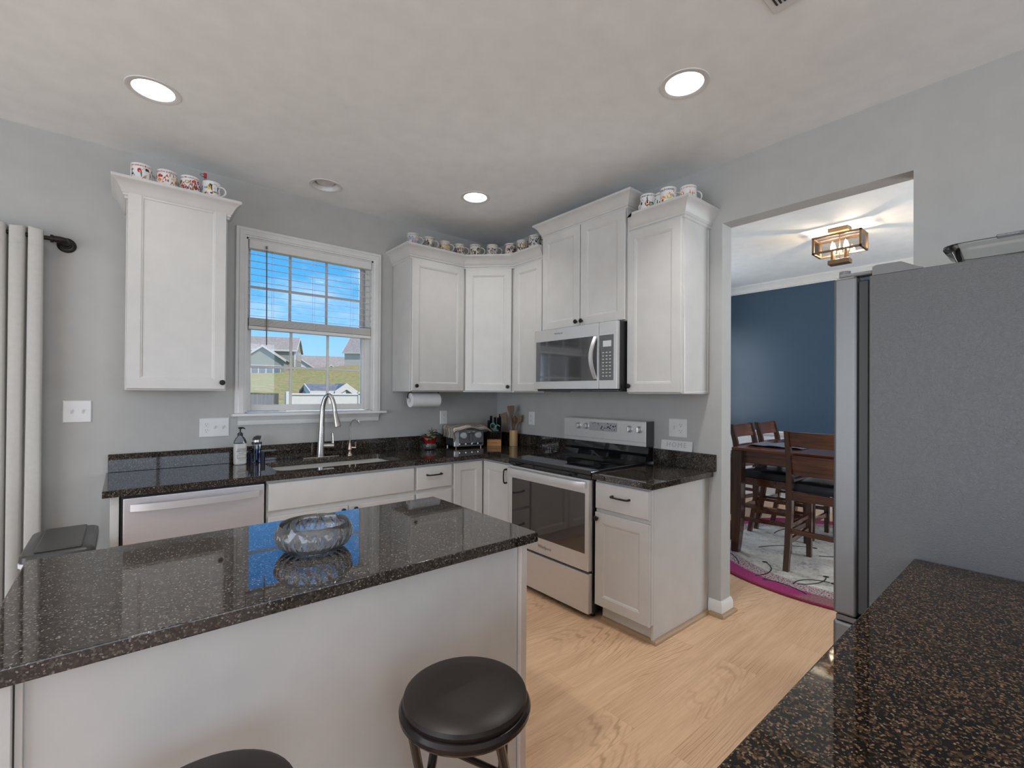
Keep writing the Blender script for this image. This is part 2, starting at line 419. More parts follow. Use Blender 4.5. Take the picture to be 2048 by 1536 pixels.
def knob(mb, p, n, r=.0155):
    p, n = Vector(p), Vector(n)
    mb.cyl(p, p+n*.014, .0055, n=12)
    q = n.to_track_quat('Z', 'Y').to_matrix().to_4x4(); q.translation = p+n*.012
    mb.lathe([(.004, 0), (.010, .001), (r, .006), (r, .011), (r*.72, .015), (.002, .0165)], 16, q)
def pull(mb, a, b, n, r=.0052, out=.028):
    a, b, n = Vector(a), Vector(b), Vector(n); d = (b-a).normalized()
    mb.tube([a, a+n*out*.75, a+n*out+d*.008, (a+b)/2+n*(out+.003), b+n*out-d*.008, b+n*out*.75, b], [r*1.35, r*1.2, r*1.1, r, r*1.1, r*1.2, r*1.35], 8)
CROWN = [(-.012, 0), (.004, 0), (.010, .004), (.010, .016), (.016, .020), (.016, .030), (.022, .036), (.028, .052), (.040, .074), (.056, .090), (.062, .093), (.066, .097), (.066, .110), (-.012, .110)]
def crown(zb, h=.110): return [(o, zb+z*h/.110) for o, z in CROWN]
BASEB = [(0, 0), (.014, 0), (.014, .066), (.011, .076), (.006, .086), (.004, .092), (0, .092)]
# ------------------------------------------------------------------ room shell
CEIL = 2.797
def cut(o, cutters):
    o.modifiers.clear()
    for c in cutters:
        c.modifiers.clear(); md = o.modifiers.new('b', 'BOOLEAN'); md.object = c; md.operation = 'DIFFERENCE'; md.solver = 'EXACT'
    dg = bpy.context.evaluated_depsgraph_get(); dg.update()
    me = bpy.data.meshes.new_from_object(o.evaluated_get(dg)); me.name = o.name
    o.modifiers.clear(); o.data = me
    for p in me.polygons: p.use_smooth = True
    me.set_sharp_from_angle(angle=math.radians(32))
    wnm = o.modifiers.new('face_normals', 'WEIGHTED_NORMAL'); wnm.keep_sharp = True; wnm.weight = 90
    for c in cutters: bpy.data.objects.remove(c)
    return o
struct(MB().box(-6.3, 3.7, -7.7, .14, -.12, 0), 'floor', 'floor', 'light oak plank floor running through kitchen and dining room')
ceil = struct(MB().box(-6.3, 3.7, -7.7, .14, CEIL, CEIL+.14), 'ceiling', 'ceil', 'smooth pale grey ceiling')
CANS = [(-2.733, -.812), (-.858, -2.475), (-.862, -.822)]; OFFCAN = (-1.765, -.302)
OUTCANS = [(-2.733, -2.475), (-4.6, -.812), (-4.6, -2.475)]
ceil = cut(ceil, [MB().cyl((x, y, CEIL-.05), (x, y, CEIL+.08), .086, n=40).build('cutter', 'ceil', base=False) for x, y in CANS+[OFFCAN]+OUTCANS])
WX0, WX1, WZ0, WZ1 = -2.192, -1.286, 1.214, 2.424
mb = MB(); mb.box(-6.3, WX0, 0, .14, 0, CEIL); mb.box(WX1, .12, 0, .14, 0, CEIL); mb.box(WX0, WX1, 0, .14, 0, WZ0); mb.box(WX0, WX1, 0, .14, WZ1, CEIL)
struct(mb, 'wall_back', 'wall', 'pale grey wall holding the window over the sink')
OY0, OY1, OZ = -3.147, -2.240, 2.423
mb = MB(); mb.box(0, .12, OY1, .0, 0, CEIL); mb.box(0, .12, OY0, OY1, OZ, CEIL); mb.box(0, .12, -7.6, OY0, 0, CEIL)
struct(mb, 'wall_right', 'wall', 'pale grey wall behind the range with a wide cased opening to the dining room')
mb = MB(); mb.box(-6.3, -6.2, -7.6, -5.2, 0, CEIL); mb.box(-6.3, -6.2, -1.4, 0, 0, CEIL); mb.box(-6.3, -6.2, -5.2, -1.4, 0, .15); mb.box(-6.3, -6.2, -5.2, -1.4, 2.45, CEIL)
struct(mb, 'wall_left', 'wall')
mb = MB(); mb.box(-6.2, -4.4, -7.6, -7.5, 0, CEIL); mb.box(-.2, 0, -7.6, -7.5, 0, CEIL); mb.box(-4.4, -.2, -7.6, -7.5, 0, .2); mb.box(-4.4, -.2, -7.6, -7.5, 2.45, CEIL)
struct(mb, 'wall_front', 'wall')
def simplewin(name, x0, x1, y0, y1, z0, z1):
    mb = MB(); ax = 'x' if x1-x0 < .2 else 'y'
    t = .05
    if ax == 'x':
        for a, b in ((y0, y0+t), ((y0+y1)/2-t/2, (y0+y1)/2+t/2), (y1-t, y1)): mb.box(x0, x1, a, b, z0, z1)
        for a, b in ((z0, z0+t), (z1-t, z1)): mb.box(x0+.01, x1-.01, y0, y1, a, b)
    else:
        for a, b in ((x0, x0+t), ((x0+x1)/2-t/2, (x0+x1)/2+t/2), (x1-t, x1)): mb.box(a, b, y0, y1, z0, z1)
        for a, b in ((z0, z0+t), ((z0+z1)/2-t/2, (z0+z1)/2+t/2), (z1-t, z1)): mb.box(x0, x1, y0+.01, y1-.01, a, b)
    struct(mb, name, 'trim')
simplewin('window_2', -6.28, -6.22, -5.2, -1.4, .15, 2.45)  # unseen window, enlarged to soften the light from the left
simplewin('window_3', -4.4, -.2, -7.58, -7.52, .2, 2.45)  # unseen window, widened for broad soft frontal light

# dining room shell
struct(MB().box(3.5, 3.6, -4.6, -.3, 0, CEIL), 'wall_dining_far', 'blue', 'dark navy dining room wall')
mb = MB(); mb.box(.12, 1.1, -.3, -.2, 0, CEIL); mb.box(2.9, 3.6, -.3, -.2, 0, CEIL); mb.box(1.1, 2.9, -.3, -.2, 0, .92); mb.box(1.1, 2.9, -.3, -.2, 2.35, CEIL)
struct(mb, 'wall_dining_left', 'blue')
mb = MB(); mb.box(.12, 1.2, -4.7, -4.6, 0, CEIL); mb.box(2.8, 3.6, -4.7, -4.6, 0, CEIL); mb.box(1.2, 2.8, -4.7, -4.6, 0, .75); mb.box(1.2, 2.8, -4.7, -4.6, 2.35, CEIL)
struct(mb, 'wall_dining_right', 'blue')
simplewin('added_window', 1.2, 2.8, -4.68, -4.62, .75, 2.35)  # added unseen window, opened for the doorway fill lamp
simplewin('window_4', 1.1, 2.9, -.28, -.23, .92, 2.35)
mb = MB(); mb.box(3.488, 3.5, -4.6, -.3, 0, .86); mb.box(.12, 3.5, -.312, -.3, 0, .86)
struct(mb, 'trim_wainscot', 'wains', 'white wainscot below the navy dining room wall')
rail = [(0, .845), (.012, .845), (.016, .855), (.024, .862), (.024, .874), (.034, .882), (.034, .898), (.026, .906), (0, .908)]
struct(MB().sweep([(3.488, -4.6), (3.488, -.312), (.12, -.312)], rail, -1), 'trim_chair_rail', 'wains')
crn = [(0, 2.70), (.010, 2.70), (.012, 2.712), (.022, 2.716), (.034, 2.735), (.060, 2.765), (.074, 2.777), (.078, 2.783), (.078, CEIL), (0, CEIL)]
struct(MB().sweep([(3.5, -4.6), (3.5, -.3), (.12, -.3)], crn, -1), 'trim_crown', 'trim', 'white crown moulding along the navy wall')
struct(MB().sweep([(3.488, -4.6), (3.488, -.312), (.12, -.312)], BASEB, -1), 'baseboard_dining', 'wains')

# baseboard and oak shoe around the end of the kitchen wall
shoe = [(0, 0), (.020, 0), (.019, .009), (.014, .016), (.007, .021), (0, .022)]
path = [(0, -2.165), (0, OY1), (.12, OY1), (.12, -1.0)]
struct(MB().sweep(path, BASEB, 1), 'baseboard_right', 'trim', 'white baseboard wrapping the end of the grey wall')
ps = [(-.014, -2.180), (-.014, OY1-.014), (.134, OY1-.014), (.134, -1.0)]
struct(MB().sweep(ps, shoe, 1), 'trim_shoe', 'shoe', 'oak shoe moulding round the wall end')
struct(MB().sweep([(-2.95, 0), (-6.2, 0)], BASEB, -1), 'baseboard_back', 'trim')

# ------------------------------------------------------------------ kitchen window
def structroot(name, label):
    o = bpy.data.objects.new(name, None); C.objects.link(o); W[o] = Matrix(); o['kind'] = 'structure'; o['label'] = label; return o
win = structroot('window_1', 'white double-hung window over the sink with blue sky behind')
TXZ = Matrix(((1, 0, 0, 0), (0, 0, -1, 0), (0, 1, 0, 0), (0, 0, 0, 1)))   # (x, z, out) -> world, out of the wall
cas = [(0, 0), (0, .012), (.008, .014), (.012, .020), (.040, .020), (.046, .016), (.060, .016), (.064, .012), (.064, 0)]
MB().sweep([(WX0, WZ0), (WX0, WZ1), (WX1, WZ1), (WX1, WZ0)], cas, -1, m=TXZ).build('window_casing', 'trim', win)
mb = MB(); mb.box(WX0, WX0+.012, 0, .14, WZ0, WZ1); mb.box(WX1-.012, WX1, 0, .14, WZ0, WZ1); mb.box(WX0, WX1, 0, .14, WZ1-.012, WZ1); mb.box(WX0, WX1, 0, .14, WZ0, WZ0+.006)
mb.build('window_jamb', 'trim', win)
mb = MB(); mb.box(-2.275, -1.182, -.055, .03, 1.196, 1.216, .005, 2)
mb.build('window_sill', 'trim', win)
apr = [(0, 1.135), (.010, 1.135), (.013, 1.143), (.013, 1.165), (.018, 1.170), (.022, 1.180), (.034, 1.192), (.034, 1.196), (0, 1.196)]
MB().sweep([(-2.235, 0), (-1.235, 0)], apr, 1).build('window_apron', 'trim', win)
gx0, gx1 = -2.148, -1.352
def sash(nm_, z0, z1, y, rail0, rail1, mz):
    mb = MB()
    mb.box(WX0+.012, gx0, y-.018, y+.018, z0-rail0, z1+rail1, .003); mb.box(gx1, WX1-.012, y-.018, y+.018, z0-rail0, z1+rail1, .003)
    mb.box(gx0, gx1, y-.018, y+.018, z0-rail0, z0, .003); mb.box(gx0, gx1, y-.018, y+.018, z1, z1+rail1, .003)
    o = mb.build(nm_, 'trim', win)
    mb = MB()
    for k in (1, 2):
        x = gx0+(gx1-gx0)*k/3; mb.box(x-.009, x+.009, y-.005, y+.005, z0, z1, .002)
    mb.box(gx0, gx1, y-.0045, y+.0045, mz-.009, mz+.009, .002)
    mb.build('muntin', 'trim', o)
    MB().box(gx0, gx1, y-.002, y+.002, z0, z1).build('window_pane', 'pane', o)
sash('lower_sash', 1.272, 1.806, .075, .045, .035, 1.540)
sash('upper_sash', 1.842, 2.372, .112, .03, .04, 2.108)
# jamb liner visible on the right
MB().box(-1.330, -1.298, .04, .06, WZ0+.01, WZ1-.012, .002).build('jamb_liner', 'trim', win)

# blind
bl = thing('window_blind', 'white horizontal slat blind half raised in the kitchen window', 'blind', (-1.739, .02, 1.79))
bx0, bx1 = -2.176, -1.302
MB().box(bx0, bx1, -.010, .045, 2.352, 2.412, .004).build('headrail', 'trim', bl)
for k in range(10):
    z = 2.318-k*.0475
    mb = MB(); mb.loft([[(x, -.004, z-.0045), (x, .044, z+.0035), (x, .044, z+.006), (x, -.004, z-.002)] for x in (bx0+.004, bx1-.004)]); mb.build('slat', 'trim', bl)
mb = MB()
for k in range(13): mb.box(bx0+.003, bx1-.003, -.005, .045, 1.822+k*.0042, 1.8246+k*.0042)
mb.build('slat_stack', 'trim', bl)
MB().box(bx0, bx1, -.006, .046, 1.795, 1.819, .004, 2).build('bottom_rail', 'trim', bl)
for x in (-2.02, -1.74, -1.45):
    for y in (-.006, .047): MB().cyl((x, y, 1.80), (x, y, 2.36), .0009, n=6).build('ladder_cord', 'trim', bl)
mb = MB(); mb.cyl((-2.070, -.020, 2.352), (-2.066, -.022, 1.69), .0042, n=8); mb.cyl((-2.070, -.018, 2.36), (-2.070, -.018, 2.38), .006, n=8)
mb.build('tilt_wand', plain('smoked_wand', (.18, .15, .13), .3), bl)

# ------------------------------------------------------------------ outside: hillside, fences, houses
def grassm():
    m, t, b = nm('patchy_grass'); setp(b, None, .95, spec=.1)
    v = texco(t); n = noi(t, v, .42, 7, .72); n2 = noi(t, v, 2.2, 5, .75)
    a = ramp(t, n, ((.36, (.40, .24, .13)), (.46, (.43, .32, .14)), (.54, (.29, .28, .08)), (.66, (.44, .38, .18))))
    c = mixc(t, .8, a, ramp(t, n2, ((.3, (.45, .45, .45)), (.6, (1.15, 1.15, 1.1)))), 'MULTIPLY')
    t.links.new(c, b.inputs['Base Color']); bump(t, b, n2, .9, .15); return m
def hz(x, y):
    s = max(0, min(1, (y-20)/72.0))
    z = -.5 + 5.4*s**1.0
    z += max(0, (x-16)*.12)*s*s
    if y > 92: z -= (y-92)*.02
    return z + .22*noise.noise(Vector((x*.12, y*.1, 0)))
mb = MB(); nx, ny = 60, 60
V = [[mb.bm.verts.new((-40+i*2.6, 3+j*2.6, hz(-40+i*2.6, 3+j*2.6) if j > 6 else -.5)) for i in range(nx)] for j in range(ny)]
for j in range(ny-1):
    for i in range(nx-1): mb._f([V[j][i], V[j][i+1], V[j+1][i+1], V[j+1][i]])
ground = mb.build('hillside', grassm(), base=False); ground['kind'] = 'structure'; ground['label'] = 'grassy hillside rising behind the white fence'
vinyl = plain('white_vinyl', (.63, .59, .53), .45)
f1 = thing('vinyl_fence', 'white solid vinyl fence at the foot of the grassy hill', 'fence', (5.5, 14, -.5))
MB().box(1.7, 9.5, 13.97, 14.03, -.4, 1.24, .01).build('fence_panel', vinyl, f1)
MB().box(1.7, 9.5, 13.93, 14.07, 1.24, 1.30, .01).build('top_rail', vinyl, f1)
for x in (1.62, 4.2, 6.8, 9.4):
    o = MB().box(x-.07, x+.07, 13.93, 14.07, -.5, 1.36, .01).build('fence_post', vinyl, f1)
f2 = thing('board_fence', 'dark weathered board fence left of the white one', 'fence', (-.6, 15, -.5))
brd = wood('weathered_board', (.055, .048, .045), (.13, .115, .105), .9, 'Z')
for k in range(28):
    x = -2.2+k*.14
    if x < 1.5:
        MB().box(x, x+.13, 14.98, 15.01, -.5, 1.30+.01*math.sin(k*7.0), .003).build('fence_board', brd, f2)
sid = {'g': (.275, .285, .225), 'b': (.60, .53, .43), 'w': (.64, .60, .54), 's': (.38, .375, .37)}
def siding(k):
    m, t, b = nm('lap_siding_'+k); setp(b, sid[k], .8)
    v = texco(t, (0, 0, 1)); w_ = t.nodes.new('ShaderNodeTexWave'); w_.bands_direction = 'Z'; w_.inputs['Scale'].default_value = 1.7
    t.links.new(v, w_.inputs['Vector']); lo = tuple(c*.88 for c in sid[k])
    t.links.new(ramp(t, w_.outputs[0], ((.05, lo), (.25, sid[k]))), b.inputs['Base Color']); return m
def roofm(n_, c):
    m, t, b = nm(n_); setp(b, c, .9); v = texco(t); n = noi(t, v, 3.0, 3)
    t.links.new(ramp(t, n, ((.35, tuple(k*.8 for k in c)), (.65, tuple(k*1.15 for k in c)))), b.inputs['Base Color']); return m
shing = roofm('brown_shingle', (.33, .27, .22)); shing_g = roofm('grey_shingle', (.17, .17, .18))
dkglass = plain('house_window_glass', (.16, .19, .22), .1)
def gable(root, x0, x1, y0, y1, z0, ze, zr, axis, wall, roof, over=.35, name='wall'):
    mb = MB()
    if axis == 'x':
        ym = (y0+y1)/2
        mb.loft([[(x, y0, z0), (x, y1, z0), (x, y1, ze), (x, ym, zr), (x, y0, ze)] for x in (x0, x1)])
    else:
        xm = (x0+x1)/2
        mb.loft([[(x0, y, z0), (x1, y, z0), (x1, y, ze), (xm, y, zr), (x0, y, ze)] for y in (y0, y1)])
    w_ = mb.build(name, wall, root, local=True)
    mb = MB(); t = .16
    if axis == 'x':
        sl = (zr-ze)/(ym-y0); zo = ze-sl*over
        for s_, yy in ((1, y0-over), (-1, y1+over)):
            mb.loft([[(x, yy, zo+.02), (x, ym, zr+.02), (x, ym, zr+t), (x, yy, zo+t)] for x in (x0-over, x1+over)])
    else:
        sl = (zr-ze)/(xm-x0); zo = ze-sl*over
        for xx in (x0-over, x1+over):
            mb.loft([[(xx, y, zo+.02), (xm, y, zr+.02), (xm, y, zr+t), (xx, y, zo+t)] for y in (y0-over, y1+over)])
    mb.build('roof', roof, root, local=True)
    # white rake boards on the front gable
    mb = MB()
    if axis == 'y':
        for s_ in (-1, 1):
            xx = x0-over if s_ < 0 else x1+over
            mb.loft([[(xx, y, zo-.18), (xm, y, zr-.2), (xm, y, zr+t+.02), (xx, y, zo+t+.02)] for y in (y0-over-.06, y0-over)])
    else:
        for xx in (x0-over, x1+over):
            mb.loft([[(x, y0-over, zo-.15), (x, ym, zr-.18), (x, ym, zr+t+.02), (x, y0-over, zo+t+.02)] for x in (xx-.03, xx+.03)])
        mb.box(x0-over, x1+over, y0-over-.05, y0-over, zo-.15, zo+t)
    mb.build('trim_board', vinyl, root, local=True)
    return w_
def hwin(root, x, y, z, w, h, ax='y'):
    mb = MB()
    if ax == 'y': mb.box(x-w/2-.1, x+w/2+.1, y-.08, y, z-.1, z+h+.1)
    else: mb.box(x, x+.08, y-w/2-.1, y+w/2+.1, z-.1, z+h+.1)
    o = mb.build('window', vinyl, root, local=True)
    mb = MB()
    if ax == 'y':
        for dz in (0, h/2+.03): mb.box(x-w/2, x+w/2, y-.11, y-.02, z+dz, z+dz+h/2-.03)
    else:
        for dz in (0, h/2+.03): mb.box(x+.02, x+.11, y-w/2, y+w/2, z+dz, z+dz+h/2-.03)
    mb.build('pane', dkglass, o, local=True)
h1 = thing('house', 'two-storey green sided house with white gabled sunroom on the hill', 'house', (21.6, 88, 4.3), math.radians(-22))
SG = siding('g')
gable(h1, -17, 0, 0, 9, -1.5, 4.75, 7.3, 'x', SG, shing)
gable(h1, -7.9, -1.2, -4.5, .2, -1.5, 2.6, 4.9, 'y', SG, shing, name='sunroom_wall')
for x in (-9.6, -6.0, -13.4): hwin(h1, x-.4, 0, 3.0, 1.0, 1.4)
for x in (-9.6, -13.4): hwin(h1, x-.4, 0, .0, 1.0, 1.4)
for k in range(5): hwin(h1, -6.9+k*1.15, -4.5, .2, .95, 1.3)
for y in (1.2, 4.2, 5.8, 7.6): hwin(h1, 0, y, 3.0, .8, 1.5, 'x')
MB().box(-7.98, -7.7, -4.6, -4.4, -1.5, 2.5).build('corner_board', vinyl, h1, local=True)
MB().box(-.2, .06, -.06, .1, -1.5, 4.7).build('corner_board', vinyl, h1, local=True)
h2 = thing('house', 'distant low house with two small white front gables, between the larger houses', 'house', (38, 125, 5.5), math.radians(-18))
gable(h2, -10, 13, 0, 10, -3, 2.2, 5.6, 'x', siding('w'), shing)
gable(h2, -8.5, -1.0, -3, 2, -3, 1.6, 4.2, 'y', siding('w'), shing, name='gable_wall')
gable(h2, -.2, 5.2, -3, 2, -3, .8, 2.9, 'y', siding('w'), shing, name='gable_wall')
hwin(h2, -4.7, -3, 1.2, .9, 1.0)
h3 = thing('house', 'pale beige house with steep roof at the right edge of the window view', 'house', (37, 86, 6.3), math.radians(-40))
gable(h3, -7, 5, 0, 9, -3, 3.2, 6.6, 'x', siding('b'), shing)
sh = thing('garden_shed', 'grey shed with white trimmed gable behind the white fence', 'shed', (6.9, 24, -.5))
gable(sh, -1.5, .3, 0, 1.8, 0, 1.80, 2.15, 'x', siding('s'), shing_g, .12)
gable(sh, -.15, 1.0, -.1, 1.6, 0, 1.80, 2.20, 'y', siding('s'), shing_g, .10, name='gable_wall')
# ------------------------------------------------------------------ wall cabinets
X, Y, Z = (1, 0, 0), (0, 1, 0), (0, 0, 1); NX, NY = (-1, 0, 0), (0, -1, 0)
def wallcab_y(root, x0, x1, zb, zt, yf, knobx, knobz=None, door_in=.006):
    MB().box(x0, x1, yf+.021, -.001, zb, zt, .002).build('cabinet_body', 'cab', root)
    d = MB().panel((x0+door_in, yf+.020, zb+.008), X, NY, x1-x0-2*door_in, zt-zb-.014, shaker()).build('door', 'cab', root)
    if knobx is not None:
        mb = MB(); knob(mb, (knobx, yf, zb+.048 if knobz is None else knobz), NY); mb.build('knob', 'knob', d)
    return d
c = thing('wall_cabinet', 'tall white wall cabinet alone left of the window', 'cabinet', (-2.588, -.16, 1.368))
wallcab_y(c, -2.826, -2.350, 1.368, 2.520, -.328, -2.374, 1.418)
MB().sweep([(-2.826, 0), (-2.826, -.308), (-2.350, -.308), (-2.350, 0)], crown(2.412), 1).build('crown_moulding', 'cab', c)
c = thing('wall_cabinet', 'white wall cabinet right of the window, side panel facing the glass', 'cabinet', (-.86, -.16, 1.375))
wallcab_y(c, -1.112, -.614, 1.372, 2.430, -.328, -1.072, 1.418)
MB().panel((-1.1121, -.010, 1.376), NY, NX, .29, 1.04, [(0, 0), (0, .004), (.003, .005)]).build('side_panel', 'cab', c)
# diagonal corner cabinet
c = thing('corner_cabinet', 'white diagonal corner wall cabinet between two straight ones', 'cabinet', (-.30, -.30, 1.375))
mb = MB(); mb.poly([(-.003, -.003), (-.610, -.003), (-.610, -.305), (-.305, -.610), (-.003, -.610)], 1.058, Matrix.Translation((0, 0, 1.372))); mb.build('cabinet_body', 'cab', c)
u = Vector((1, -1, 0)).normalized(); n = Vector((-1, -1, 0)).normalized()
o = Vector((-.612, -.305, 1.380))+u*.020
d = MB().panel(o+n*.001, u, n, .394, 1.035, shaker()).build('door', 'cab', c)
mb = MB(); knob(mb, o+u*.365+n*.021+Vector((0, 0, .038)), n); mb.build('knob', 'knob', d)
c = thing('wall_cabinet', 'narrow white wall cabinet tucked between corner cabinet and microwave', 'cabinet', (-.16, -.79, 1.375))
MB().box(-.307, -.001, -.980, -.614, 1.372, 2.430, .002).build('cabinet_body', 'cab', c)
MB().panel((-.308, -.634, 1.380), NY, NX, .336, 1.035, shaker()).build('door', 'cab', c)
cm = MB().sweep([(-1.112, 0), (-1.112, -.308), (-.613, -.308), (-.308, -.613), (-.308, -.976)], crown(2.412), 1)
cm.poly([(0, -.002), (-1.11, -.002), (-1.11, -.30), (-.61, -.30), (-.30, -.61), (-.30, -.974), (0, -.974)], .01, Matrix.Translation((0, 0, 2.512)))
tag(cm.build('crown_moulding', 'cab'), 'white crown moulding turning the corner above the three linked wall cabinets', 'moulding')
c = thing('over_range_cabinet', 'taller white two-door cabinet above the microwave', 'cabinet', (-.16, -1.37, 1.84))
MB().box(-.318, -.001, -1.768, -.984, 1.842, 2.670, .002).build('cabinet_body', 'cab', c)
for k, y in enumerate((-.988, -1.379)):
    d = MB().panel((-.319, y, 1.848), NY, NX, .385, .725, shaker()).build('door', 'cab', c)
    mb = MB(); knob(mb, (-.340, -1.350 if k == 0 else -1.402, 1.880), NX); mb.build('knob', 'knob', d)
MB().sweep([(-.001, -.984), (-.318, -.984), (-.318, -1.768), (-.001, -1.768)], crown(2.572, .104), 1).build('crown_moulding', 'cab', c)
c = thing('wall_cabinet', 'tall white wall cabinet at the end of the row beside the dining room opening', 'cabinet', (-.16, -1.96, 1.37))
MB().box(-.307, -.001, -2.158, -1.770, 1.366, 2.520, .002).build('cabinet_body', 'cab', c)
MB().panel((-.15-.15, -2.1581, 1.370), X, NY, .295, 1.04, [(0, 0), (0, .003), (.003, .004), (.014, .004), (.016, .0025)]).build('side_panel', 'cab', c)
d = MB().panel((-.308, -1.774, 1.374), NY, NX, .380, 1.040, shaker()).build('door', 'cab', c)
mb = MB(); knob(mb, (-.328, -1.798, 1.416), NX); mb.build('knob', 'knob', d)
MB().sweep([(-.318, -1.772), (-.308, -1.772), (-.308, -2.160), (-.001, -2.160)], crown(2.404), 1).build('crown_moulding', 'cab', c)

# ------------------------------------------------------------------ microwave
m = thing('microwave', 'stainless over-range microwave with black window and bowed handle', 'microwave', (-.2, -1.372, 1.386))
MB().box(-.385, -.001, -1.764, -.984, 1.392, 1.838, .004).build('body', 'black', m)
MB().box(-.385, -.02, -1.75, -.99, 1.380, 1.393, .003).build('underside_panel', 'steel_dark', m)
ys = -1.612
d = MB(); d.box(-.415, -.386, ys, -.982, 1.396, 1.836, .004, 2); d = d.build('door', 'steel', m)
MB().box(-.4165, -.410, ys+.012, -1.005, 1.452, 1.752, .004, 2).build('door_window', 'mw_glass', d)
hd = MB(); n_ = 15
pts = []
for k in range(n_):
    f = k/(n_-1); pts.append((-.418-.052*math.sin(PI*f), ys+.022, 1.462+.285*f))
rings = []
for k, p in enumerate(pts):
    w = .013; t = .006
    rings.append([(p[0]-t, p[1]-w, p[2]), (p[0]-t, p[1]+w, p[2]), (p[0]+t, p[1]+w, p[2]), (p[0]+t, p[1]-w, p[2])])
hd.loft(rings); hd.build('handle', 'steel', d)
mb = MB(); add_text(mb, 'Whirlpool', .020, flat((-.4152, -1.24, 1.800), NY, Z, NX)); mb.build('logo', 'steel_dark', d)
cp = MB().box(-.415, -.386, -1.763, ys-.003, 1.396, 1.836, .004, 2).build('control_panel', 'steel', m)
MB().box(-.4165, -.410, -1.738, ys-.006, 1.452, 1.752, .003).build('keypad', plain('keypad_grey', (.20, .20, .205), .2, metal=.5), cp)
MB().box(-.4178, -.412, -1.718, ys-.038, 1.672, 1.712, .001).build('display', plain('display_grey', (.62, .63, .63), .2), cp)
mb = MB()
for r in range(8):
    for q in range(3): mb.box(-.4176, -.412, -1.716+q*.028, -1.702+q*.028, 1.478+r*.022, 1.484+r*.022)
mb.build('buttons', plain('keypad_print', (.55, .55, .55), .4), cp)

# ------------------------------------------------------------------ base cabinets along the window wall
def toe(root, x0, x1): 
    MB().box(x0, x1, -.565, -.545, 0, .10).build('toe_kick', 'cab', root)
p = MB().box(-2.876, -2.842, -.625, 0, 0, .849, .002).build('end_panel', 'cab')
tag(p, 'white end panel left of the dishwasher', 'panel')
dw = thing('dishwasher', 'stainless dishwasher with wide curved bar handle', 'dishwasher', (-2.52, -.32, 0))
MB().box(-2.838, -2.196, -.610, -.02, .05, .842).build('tub', 'black', dw)
d = MB().box(-2.828, -2.204, -.648, -.611, .10, .836, .006, 2).build('door', 'steel_warm', dw)
pts = [(-2.800+.568*k/12, -.655-.040*math.sin(PI*k/12)**.6, .788) for k in range(13)]
rings = [[(x, y-.006, z-.017), (x, y-.006, z+.017), (x, y+.006, z+.017), (x, y+.006, z-.017)] for x, y, z in pts]
MB().loft(rings).build('handle', 'steel_warm', d)
MB().box(-2.828, -2.204, -.60, -.58, .01, .095).build('toe_panel', 'black', dw)
sb = thing('sink_base_cabinet', 'white sink base cabinet with wide false drawer front', 'cabinet', (-1.71, -.3, 0))
MB().box(-2.190, -1.236, -.605, -.01, .10, .849, .001).box(-2.190, -1.236, -.625, -.605, .10, .849, .001).build('cabinet_body', 'cab', sb)
MB().panel((-2.182, -.625, .668), X, NY, .938, .166, SLAB).build('false_drawer_front', 'cab', sb)
for k, x in enumerate((-2.182, -1.711)):
    d = MB().panel((x, -.625, .115), X, NY, .467, .522, shaker()).build('door', 'cab', sb)
    mb = MB(); knob(mb, (-1.752 if k == 0 else -1.672, -.645, .612), NY); mb.build('knob', 'knob', d)
toe(sb, -2.19, -1.236)
db = thing('drawer_base_cabinet', 'narrow white drawer base cabinet right of the sink base', 'cabinet', (-1.08, -.3, 0))
MB().box(-1.234, -.922, -.625, -.01, .10, .849, .001).build('cabinet_body', 'cab', db)
for z, h in ((.668, .166), (.395, .25), (.115, .26)):
    d = MB().panel((-1.226, -.625, z), X, NY, .296, h, SLAB).build('drawer', 'cab', db)
    mb = MB(); pull(mb, (-1.146, -.645, z+h/2+.02), (-1.030, -.645, z+h/2+.02), NY); mb.build('pull_handle', 'knob', d)
toe(db, -1.234, -.922)
cb = thing('corner_base_cabinet', 'white corner base cabinet with two doors meeting at the inside corner', 'cabinet', (-.4, -.4, 0))
MB().poly([(-.01, -.01), (-.920, -.01), (-.920, -.625), (-.625, -.625), (-.625, -.990), (-.01, -.990)], .749, Matrix.Translation((0, 0, .10))).build('cabinet_body', 'cab', cb)
MB().panel((-.914, -.625, .115), X, NY, .266, .720, shaker()).build('door', 'cab', cb)
d = MB().panel((-.625, -.650, .115), NY, NX, .312, .720, shaker()).build('door', 'cab', cb)
mb = MB(); pull(mb, (-.645, -.940, .70), (-.645, -.940, .80), NX); mb.build('pull_handle', 'knob', d)
MB().poly([(-.92, -.545), (-.92, -.565), (-.565, -.565), (-.565, -.99), (-.545, -.99), (-.545, -.545)], .1).build('toe_kick', 'cab', cb)
# right base
rb = thing('base_cabinet', 'white base cabinet with one drawer and one door right of the range', 'cabinet', (-.31, -1.97, 0))
MB().box(-.605, -.01, -2.142, -1.776, .105, .849).box(-.625, -.605, -2.160, -1.776, .105, .849, .001).build('cabinet_body', 'cab', rb)
MB().box(-.604, -.003, -2.160, -2.143, .002, .849, .001).build('side_panel', 'cab', rb)
d = MB().panel((-.625, -1.780, .677), NY, NX, .376, .160, SLAB).build('drawer', 'cab', rb)
mb = MB(); pull(mb, (-.645, -1.912, .768), (-.645, -2.030, .768), NX); mb.build('pull_handle', 'knob', d)
d = MB().panel((-.625, -1.780, .100), NY, NX, .376, .555, shaker()).build('door', 'cab', rb)
mb = MB(); knob(mb, (-.645, -1.803, .622), NX); mb.build('knob', 'knob', d)
MB().box(-.590, -.575, -2.142, -1.80, .0, .105).build('toe_kick', 'cab', rb)
sh_ = MB().sweep([(-.592, -1.80), (-.592, -2.161), (-.022, -2.161)], shoe, 1)
sh_.build('shoe_moulding', 'shoe', rb)

